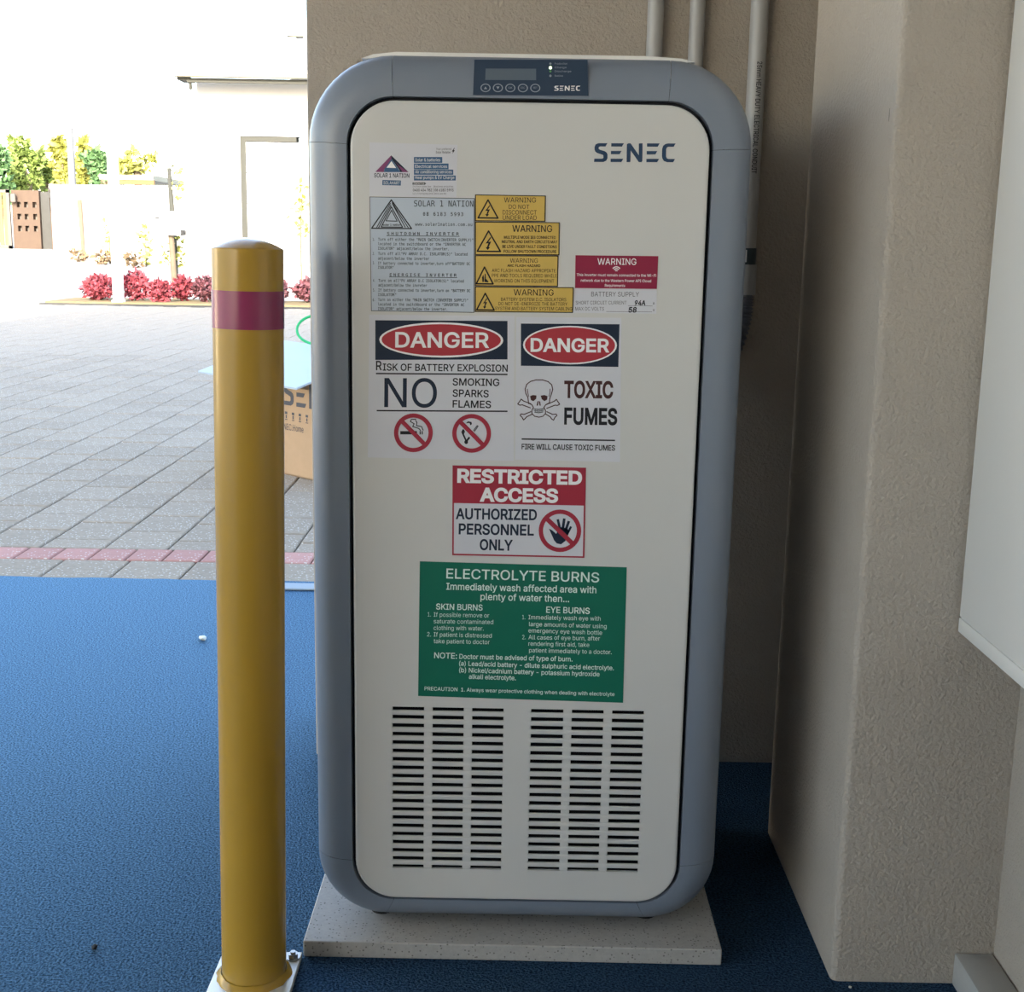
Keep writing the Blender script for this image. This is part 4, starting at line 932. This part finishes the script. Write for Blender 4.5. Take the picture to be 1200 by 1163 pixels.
# garden bed and kerb
bed = MB(); bed.box((-6.9, 18.62, -0.2), (3.0, 20.6, 0.02)); struct(bed.build('garden_bed', M['soil']))
kb = MB(); kb.box((-6.95, 18.50, -0.2), (3.0, 18.61, -0.004), 0.004, 1); struct(kb.build('kerb', M['shaded_grey_block']))  # dark colour draws the shadow line at the front of the bed
def shrub(px0, px1, ytop, m, label, seed, Y=19.2, base=0.03):
    a_, c_ = at(px0, 340, Y), at(px1, 340, Y); top = at((px0 + px1) / 2, ytop, Y).z; cx = (a_.x + c_.x) / 2; rx = (c_.x - a_.x) / 2
    t = thing('shrub', label, 'shrub', (cx, Y, base))
    b = MB(); leaves(b, (cx, Y, (base + top) / 2), (rx * 0.97, rx * 0.9, (top - base) / 2), int(900 * max(0.5, rx / 0.3)), 0.085, seed); b.build('foliage', M[m], t, recalc=False)
    b = MB(); rnd = random.Random(seed)
    for k in range(5): b.tube([(cx, Y, base), (cx + rnd.uniform(-.6, .6) * rx, Y + rnd.uniform(-.3, .3) * rx, base + (top - base) * 0.7)], [0.015, 0.006], 5)
    b.build('stem', M['bark'], t)
shrub(97, 136, 324, 'leaf_red', 'leftmost bright red low shrub in the garden bed beside the white post', 11)
shrub(145, 174, 319, 'leaf_red', 'bright red low shrub just right of the white post', 12)
shrub(175, 201, 330, 'leaf_red', 'red low shrub below the letterbox post', 13, 19.0)
shrub(202, 226, 324, 'leaf_red', 'pinkish red low shrub right of the letterbox post', 14, 19.4)
shrub(227, 255, 325, 'leaf_plum', 'dull plum shrub immediately left of the bollard top', 15)
shrub(257, 296, 326, 'leaf_plum', 'plum shrub hidden mostly behind the bollard', 16, 19.5)
shrub(298, 338, 326, 'leaf_plum', 'plum shrub between the bollard and the wall end', 17, 19.3)
shrub(344, 384, 328, 'leaf_plum', 'plum shrub partly cut off by the wall end', 18, 19.6)
# white post
pp = at(139.5, 359, 18.75)
b = MB(); b.box((pp.x - 0.065, 18.68, 0.0), (pp.x + 0.065, 18.81, at(139, 168, 18.75).z), 0.008, 1); b.box((pp.x - 0.08, 18.665, 0.0), (pp.x + 0.08, 18.825, 0.05), 0.006, 1)
tag(b.build('white_post', M['white_paint']), 'tall white square post rising from the red shrubs', 'post')
# letterbox on a slim post, sapling beside it
lp = at(195, 262, 20.0); lb = thing('letterbox', 'white letterbox on a slender post above the red shrubs', 'letterbox', (lp.x, 20.0, 0.03))
hw = (at(214, 262, 20).x - at(178, 262, 20).x) / 2; zt_, zb_ = at(195, 248, 20).z, at(195, 276, 20).z
b = MB(); b.box((lp.x - hw, 19.88, zb_), (lp.x + hw, 20.2, zt_), 0.03, 3); b.build('box', M['white_paint'], lb, smooth=True)
b = MB(); sx = at(184, 255, 19.87); b.box((sx.x - 0.035, 19.865, sx.z - 0.012), (sx.x + 0.035, 19.89, sx.z + 0.012)); b.build('slot', M['foot'], lb)
b = MB(); sq = at(213, 272, 19.95); b.box((sq.x - 0.03, 19.93, sq.z - 0.05), (sq.x + 0.045, 20.05, sq.z + 0.03), 0.01, 1); b.build('side_shade', M['foot'], lb)  # dark block put in for the shaded right side of the letterbox
b = MB(); q1 = at(203, 320, 20.0); b.tube([(q1.x + 0.02, 20.02, 0.02), (q1.x - 0.02, 20.02, zb_ + 0.01)], 0.045, 10); b.build('support', M['bark'], lb, smooth=True)
sp_ = thing('sapling', 'slim leaning sapling with sparse leaves behind the letterbox', 'tree', (at(204, 330, 20.4).x, 20.4, 0.03))
tp = [at(206, 335, 20.4), at(204, 280, 20.4), at(201, 240, 20.4), at(198, 197, 20.4)]
tp[0].z = 0.03
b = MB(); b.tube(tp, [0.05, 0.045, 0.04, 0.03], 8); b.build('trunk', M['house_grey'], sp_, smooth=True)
b = MB()
for (px, py, n_, s_) in ((206, 205, 20, 5), (208, 225, 24, 6), (207, 285, 40, 7), (210, 305, 40, 8), (196, 300, 20, 9)): cc = at(px, py, 20.4); leaves(b, cc, (0.10, 0.1, 0.16), n_, 0.09, s_)
b.build('foliage', M['leaf_yellow'], sp_, recalc=False)

# white house opposite
HY = 22.0
hx0 = at(230, 95, HY).x; ez = at(230, 93, HY).z
hs = thing('house', 'white rendered house with a pale roof and a garage opening across the yard', 'house', (hx0 + 3, HY + 3, gslope(HY)))
gx0, gx1 = at(281, 160, HY).x, at(352, 160, HY).x; gt = at(300, 159.5, HY).z
b = MB(); b.box((hx0, HY, 0.0), (gx0, HY + 0.3, ez)); b.build('front_wall', M['house'], hs)
b = MB(); b.box((gx0, HY, gt), (gx1, HY + 0.3, ez)); b.build('front_wall', M['house'], hs)
b = MB(); b.box((gx1, HY, 0.0), (gx1 + 6, HY + 0.3, ez)); b.build('front_wall', M['house'], hs)
b = MB(); b.box((hx0, HY + 0.3, 0.0), (hx0 + 0.25, HY + 7, ez)); b.build('side_wall', M['house'], hs)
fr = 0.085
b = MB(); b.box((gx0, HY + 0.02, 0.0), (gx0 + fr, HY + 0.28, gt)); b.build('reveal_shade_side', M['house_grey'], hs)  # dark grey stands in for shade down the side of the door recess
b = MB(); b.box((gx0 + fr, HY + 0.02, gt - fr), (at(347, 160, HY).x, HY + 0.28, gt)); b.build('reveal_shade_top', M['house_grey'], hs)  # same grey for the shade under the top of the recess
for k in range(5):
    z0 = 0.02 + k * (gt - 0.1) / 5; b = MB(); b.box((gx0 + fr, HY + 0.05, z0), (gx1, HY + 0.09, z0 + (gt - 0.1) / 5 - 0.012), 0.006, 1); b.build('garage_door_panel', M['white_paint'], hs)
g0 = at(204, 88, 21.4)
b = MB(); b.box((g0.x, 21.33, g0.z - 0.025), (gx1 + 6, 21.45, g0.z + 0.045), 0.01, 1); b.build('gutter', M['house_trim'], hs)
b = MB(); b.box((hx0 - 0.02, 21.45, g0.z - 0.10), (gx1 + 6, 21.50, g0.z - 0.03)); b.build('eave_shade_strip', M['house_grey'], hs)  # dark strip painted as the shade below the eave
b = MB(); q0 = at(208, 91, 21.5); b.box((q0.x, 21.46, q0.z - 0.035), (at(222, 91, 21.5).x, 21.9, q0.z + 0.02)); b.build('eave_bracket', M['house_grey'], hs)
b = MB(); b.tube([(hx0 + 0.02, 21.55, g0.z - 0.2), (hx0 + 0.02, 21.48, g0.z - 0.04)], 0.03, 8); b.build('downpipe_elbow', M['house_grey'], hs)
b = MB(); rz = at(340, 38, 25).z; b.prism([(g0.x, 21.4, g0.z + 0.05), (gx1 + 6, 21.4, g0.z + 0.05), (gx1 + 6, 25.5, rz), (g0.x + 1.6, 25.5, rz)], (0, 0, 0.06)); b.build('roof', M['roof'], hs)
b = MB(); b.prism([(g0.x + 1.6, 25.52, rz), (gx1 + 6, 25.52, rz), (gx1 + 6, 29.5, ez), (g0.x, 29.5, ez)], (0, 0, 0.06)); b.build('roof', M['roof'], hs)
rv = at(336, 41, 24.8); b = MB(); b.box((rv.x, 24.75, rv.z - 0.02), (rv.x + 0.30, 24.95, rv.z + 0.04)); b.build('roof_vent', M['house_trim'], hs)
wl = thing('wall_plant', 'sparse green plant growing against the white house beside the wall end', 'plant', (at(352, 300, 21.0).x, 21.0, 0.03))
b = MB()
for (px, py, n_, s_) in ((352, 222, 10, 1), (354, 238, 16, 2), (346, 250, 10, 3), (350, 262, 14, 4), (358, 268, 14, 5)): leaves(b, at(px, py, 21.0), (0.10, 0.08, 0.10), n_, 0.12, s_ + 40)
b.build('foliage', M['leaf_yellow'], wl, recalc=False)
b = MB(); q = at(353, 300, 21.0); b.tube([(q.x, 21, 0.03), at(352, 262, 21), at(354, 232, 21)], [0.02, 0.015, 0.008], 6); b.build('stem', M['bark'], wl)

# neighbouring walls, carport and gate far off
WY = 31.0
wx0, wx1 = at(61, 260, WY).x, at(178, 260, WY).x; wz = at(120, 219, WY).z
b = MB(); b.box((wx0, WY, gslope(WY) - 0.1), (wx1 + 1.5, WY + 0.25, wz - 0.05)); b.box((wx0 - 0.03, WY - 0.03, wz - 0.05), (wx1 + 1.5, WY + 0.28, wz + 0.04), 0.01, 1)
tag(b.build('boundary_wall', M['house']), 'pale sunlit boundary wall with a coping between the gate and the house', 'wall')
cp_ = thing('carport', 'flat cream carport roof with orange timber edge beyond the boundary wall', 'carport', (at(150, 290, 34).x, 34, gslope(34)))
x0_, x1_ = at(116, 208, 33).x, at(180, 208, 33).x; zt_ = at(150, 205, 33).z; zb_ = at(150, 211, 33).z; zo = at(150, 216, 33).z
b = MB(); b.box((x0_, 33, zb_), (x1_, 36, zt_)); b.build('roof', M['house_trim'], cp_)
b = MB(); b.box((x0_ + 0.2, 33.02, zo), (x1_, 33.12, zb_)); b.build('beam', M['orange'], cp_)
for x_ in (x0_ + 0.5, x1_ - 0.2):
    b = MB(); b.box((x_ - 0.06, 33.2, gslope(33)), (x_ + 0.06, 33.32, zb_)); b.build('column', M['white_paint'], cp_)
GY = 36.0; gbase = gslope(GY) - 0.05
pr_ = thing('breeze_block_pier', 'brown wall pier pierced with three rows of square holes beside the gate', 'pier', (at(31, 297, GY).x, GY, gbase))
X0, X1 = at(15, 260, GY).x, at(47, 260, GY).x; zt_ = at(30, 223, GY).z; cw = (X1 - X0)
hx = [at(p, 250, GY).x for p in (22.5, 31, 41)]; hz = [at(30, p, GY).z for p in (240, 254, 268)]; hs_ = 0.055
xs_ = [X0] + [v for h in hx for v in (h - hs_, h + hs_)] + [X1]; zs_ = [gbase] + [v for h in hz[::-1] for v in (h - hs_ * 1.4, h + hs_ * 1.4)] + [zt_]
for j in range(len(zs_) - 1):
    b = MB()
    for i in range(len(xs_) - 1):
        if i % 2 == 1 and j % 2 == 1: continue
        b.box((xs_[i], GY, zs_[j]), (xs_[i + 1], GY + 0.22, zs_[j + 1]))
    b.build('block_course', M['shaded_limestone'], pr_)
b = MB(); b.box((X0, GY + 0.17, gbase), (X1, GY + 0.2, zt_)); b.build('backing', M['iron'], pr_)
b = MB(); b.box((X1 + 0.01, GY + 0.1, gbase), (at(66, 260, GY).x, GY + 0.4, at(55, 225, GY).z))
tag(b.build('grey_wall', M['shaded_grey_block']), 'shaded grey block wall right of the pierced pier', 'wall')
lt = thing('lattice_screen', 'pale lattice strip along the top of the grey block wall', 'lattice', (at(72, 225, 35.5).x, 35.5, at(72, 232, 35.5).z))
lx0, lx1 = at(57, 225, 35.5).x, at(88, 225, 35.5).x; lz0, lz1 = at(72, 231, 35.5).z, at(72, 222, 35.5).z
b = MB()
for k in range(12): x_ = lx0 + (lx1 - lx0) * k / 11; b.box((x_ - 0.012, 35.49, lz0 - 0.4), (x_ + 0.012, 35.51, lz1))
b.build('upright', M['shaded_grey_block'], lt)
for z_ in (lz0, lz1): b = MB(); b.box((lx0, 35.47, z_ - 0.02), (lx1, 35.53, z_ + 0.02)); b.build('rail', M['shaded_grey_block'], lt)
b = MB(); b.box((lx0, 35.55, gslope(35) - 0.1), (lx1, 35.7, lz0 - 0.03)); b.build('panel', M['shaded_limestone'], lt)
gt_ = thing('driveway_gate', 'timber driveway gate with a dark frame at the far left', 'gate', (at(4, 297, GY).x, GY - 0.1, gbase))
qx1 = at(14, 260, GY).x; qx0 = qx1 - 2.4; qz1 = at(5, 222, GY).z; qz0 = gbase + 0.05
for (x_, wd_) in ((qx0, 0.09), (qx1 - 0.09, 0.09)): b = MB(); b.box((x_, GY - 0.1, qz0), (x_ + wd_, GY - 0.03, qz1)); b.build('gate_frame', M['iron'], gt_)
for z_ in (qz0, qz1 - 0.09): b = MB(); b.box((qx0, GY - 0.1, z_), (qx1, GY - 0.03, z_ + 0.08)); b.build('gate_frame', M['iron'], gt_)
for k in range(17): x_ = qx0 + 0.1 + k * 0.132; b = MB(); b.box((x_, GY - 0.085, qz0 + 0.09), (x_ + 0.105, GY - 0.06, qz1 - 0.09)); b.build('gate_board', M['timber'], gt_)
lk = at(15, 232, GY - 0.15); b = MB(); b.box((lk.x - 0.06, GY - 0.2, lk.z - 0.12), (lk.x + 0.08, GY - 0.11, lk.z + 0.12), 0.02, 1); b.build('hinge_box', M['iron'], gt_)
# wooden props against the wall and brown plants at its foot
def prop(name, label, p, q, r, m, cat_):
    b = MB(); b.tube([p, q], [r, r * 0.8], 8); tag(b.build(name, M[m], smooth=True, origin=q), label, cat_)
prop('leaning_pole', 'thin dark pole leaning against the sunlit wall near the gate', at(67, 250, 34.6), Vector((at(80, 297, 34.2).x, 34.2, gslope(34.2))), 0.05, 'shaded_limestone', 'pole')
prop('pale_gatepost', 'pale upright timber post at the edge of the sunlit wall', at(65, 245, 34.8), Vector((at(66, 297, 34.8).x, 34.8, gslope(34.8))), 0.08, 'timber', 'post')
prop('tall_brown_post', 'brown post standing against the pale boundary wall', at(93, 234, 30.6), Vector((at(98, 297, 30.6).x, 30.6, gslope(30.6))), 0.06, 'bark', 'post')
def ground_plant(px, ptop, pbase, Y, w_, m, label, seed):
    x = at(px, pbase, Y).x; zb = gslope(Y); zt = max(at(px, ptop, Y).z, zb + 0.12); t = thing('ground_plant', label, 'plant', (x, Y, zb))
    b = MB(); leaves(b, (x, Y, (zb + zt) / 2), (w_, 0.2, (zt - zb) / 2), 90, 0.13, seed); b.build('foliage', M[m], t, recalc=False)
    b = MB(); b.tube([(x, Y, zb), (x, Y, zb + (zt - zb) * 0.6)], [0.02, 0.01], 5); b.build('stem', M['bark'], t)
ground_plant(93, 292, 300, 30.0, 0.16, 'leaf_brown', 'low brown plant at the foot of the boundary wall near the gate', 61)
ground_plant(119, 295, 303, 29.0, 0.20, 'leaf_brown', 'low brown plant at the wall foot left of the white post', 62)
ground_plant(156, 296, 304, 28.0, 0.18, 'leaf_brown', 'low dark plant at the wall foot right of the white post', 63)
ground_plant(128, 250, 272, 30.4, 0.12, 'leaf_yellow', 'tall yellow-green plant against the boundary wall left of the white post', 64)
ground_plant(171, 258, 300, 28.5, 0.12, 'leaf_yellow', 'tall orange-tinged plant against the boundary wall left of the letterbox', 65)
# street pole and trees beyond
q = at(86, 240, 40.0); b = MB(); b.tube([(q.x, 40, gslope(40)), (q.x, 40, at(86, 150, 40).z)], [0.13, 0.10], 12)
tag(b.build('utility_pole', M['pole_grey'], smooth=True), 'pale grey pole standing in front of the trees', 'pole')
def tree(px0, px1, ptop, pbot, Y, m, label, seed, n=900, holes=1.0):
    rnd = random.Random(seed); a_, c_ = at(px0, ptop, Y), at(px1, pbot, Y); cx = (a_.x + c_.x) / 2; rx = (c_.x - a_.x) / 2; zb = gslope(Y)
    t = thing('tree', label, 'tree', (cx, Y, zb)); b = MB(); zc_, rz_ = (a_.z + c_.z) / 2, (a_.z - c_.z) / 2
    cl = []
    for k in range(13):
        d = Vector((rnd.uniform(-.75, .75), rnd.uniform(-.6, .6), rnd.uniform(-.75, .75))); r_ = rnd.uniform(0.30, 0.48) * holes
        p = Vector((cx + d.x * rx, Y + d.y * rx, zc_ + d.z * rz_)); cl.append(p); leaves(b, p, (r_ * rx, r_ * rx, r_ * rz_), n // 13, 0.24, seed * 31 + k)
    b.build('crown', M[m], t, recalc=False)
    b = MB(); b.tube([(cx, Y, zb), (cx + 0.1, Y, zc_ - rz_ * 0.5), (cx, Y, zc_)], [0.16, 0.12, 0.06], 8)
    for p in cl[:5]: b.tube([(cx + 0.05, Y, zc_ - rz_ * 0.6), p], [0.06, 0.02], 5)
    b.build('trunk', M['bark'], t)
tree(12, 46, 160, 236, 42.5, 'leaf', 'leafy green tree behind the pierced pier', 71, 2600)
tree(-24, 12, 166, 240, 40.0, 'leaf_dark', 'dense dark green tree at the left edge behind the gate', 72, 2400)
tree(44, 62, 170, 228, 44.0, 'leaf', 'slender green tree between the pier and the grey pole', 73, 900)
tree(60, 86, 163, 230, 43.0, 'leaf_yellow', 'yellowish open tree left of the grey pole', 74, 1100, 0.9)
tree(87, 108, 162, 228, 42.0, 'leaf_yellow', 'small yellowish tree right of the grey pole', 75, 900, 0.9)
tree(102, 132, 176, 224, 41.0, 'leaf_dark', 'dark bushy tree above the left end of the carport roof', 76, 1300)
tree(134, 182, 174, 210, 45.0, 'leaf_yellow', 'sparse yellow tree behind the carport roof', 77, 520, 0.75)

flush_text()
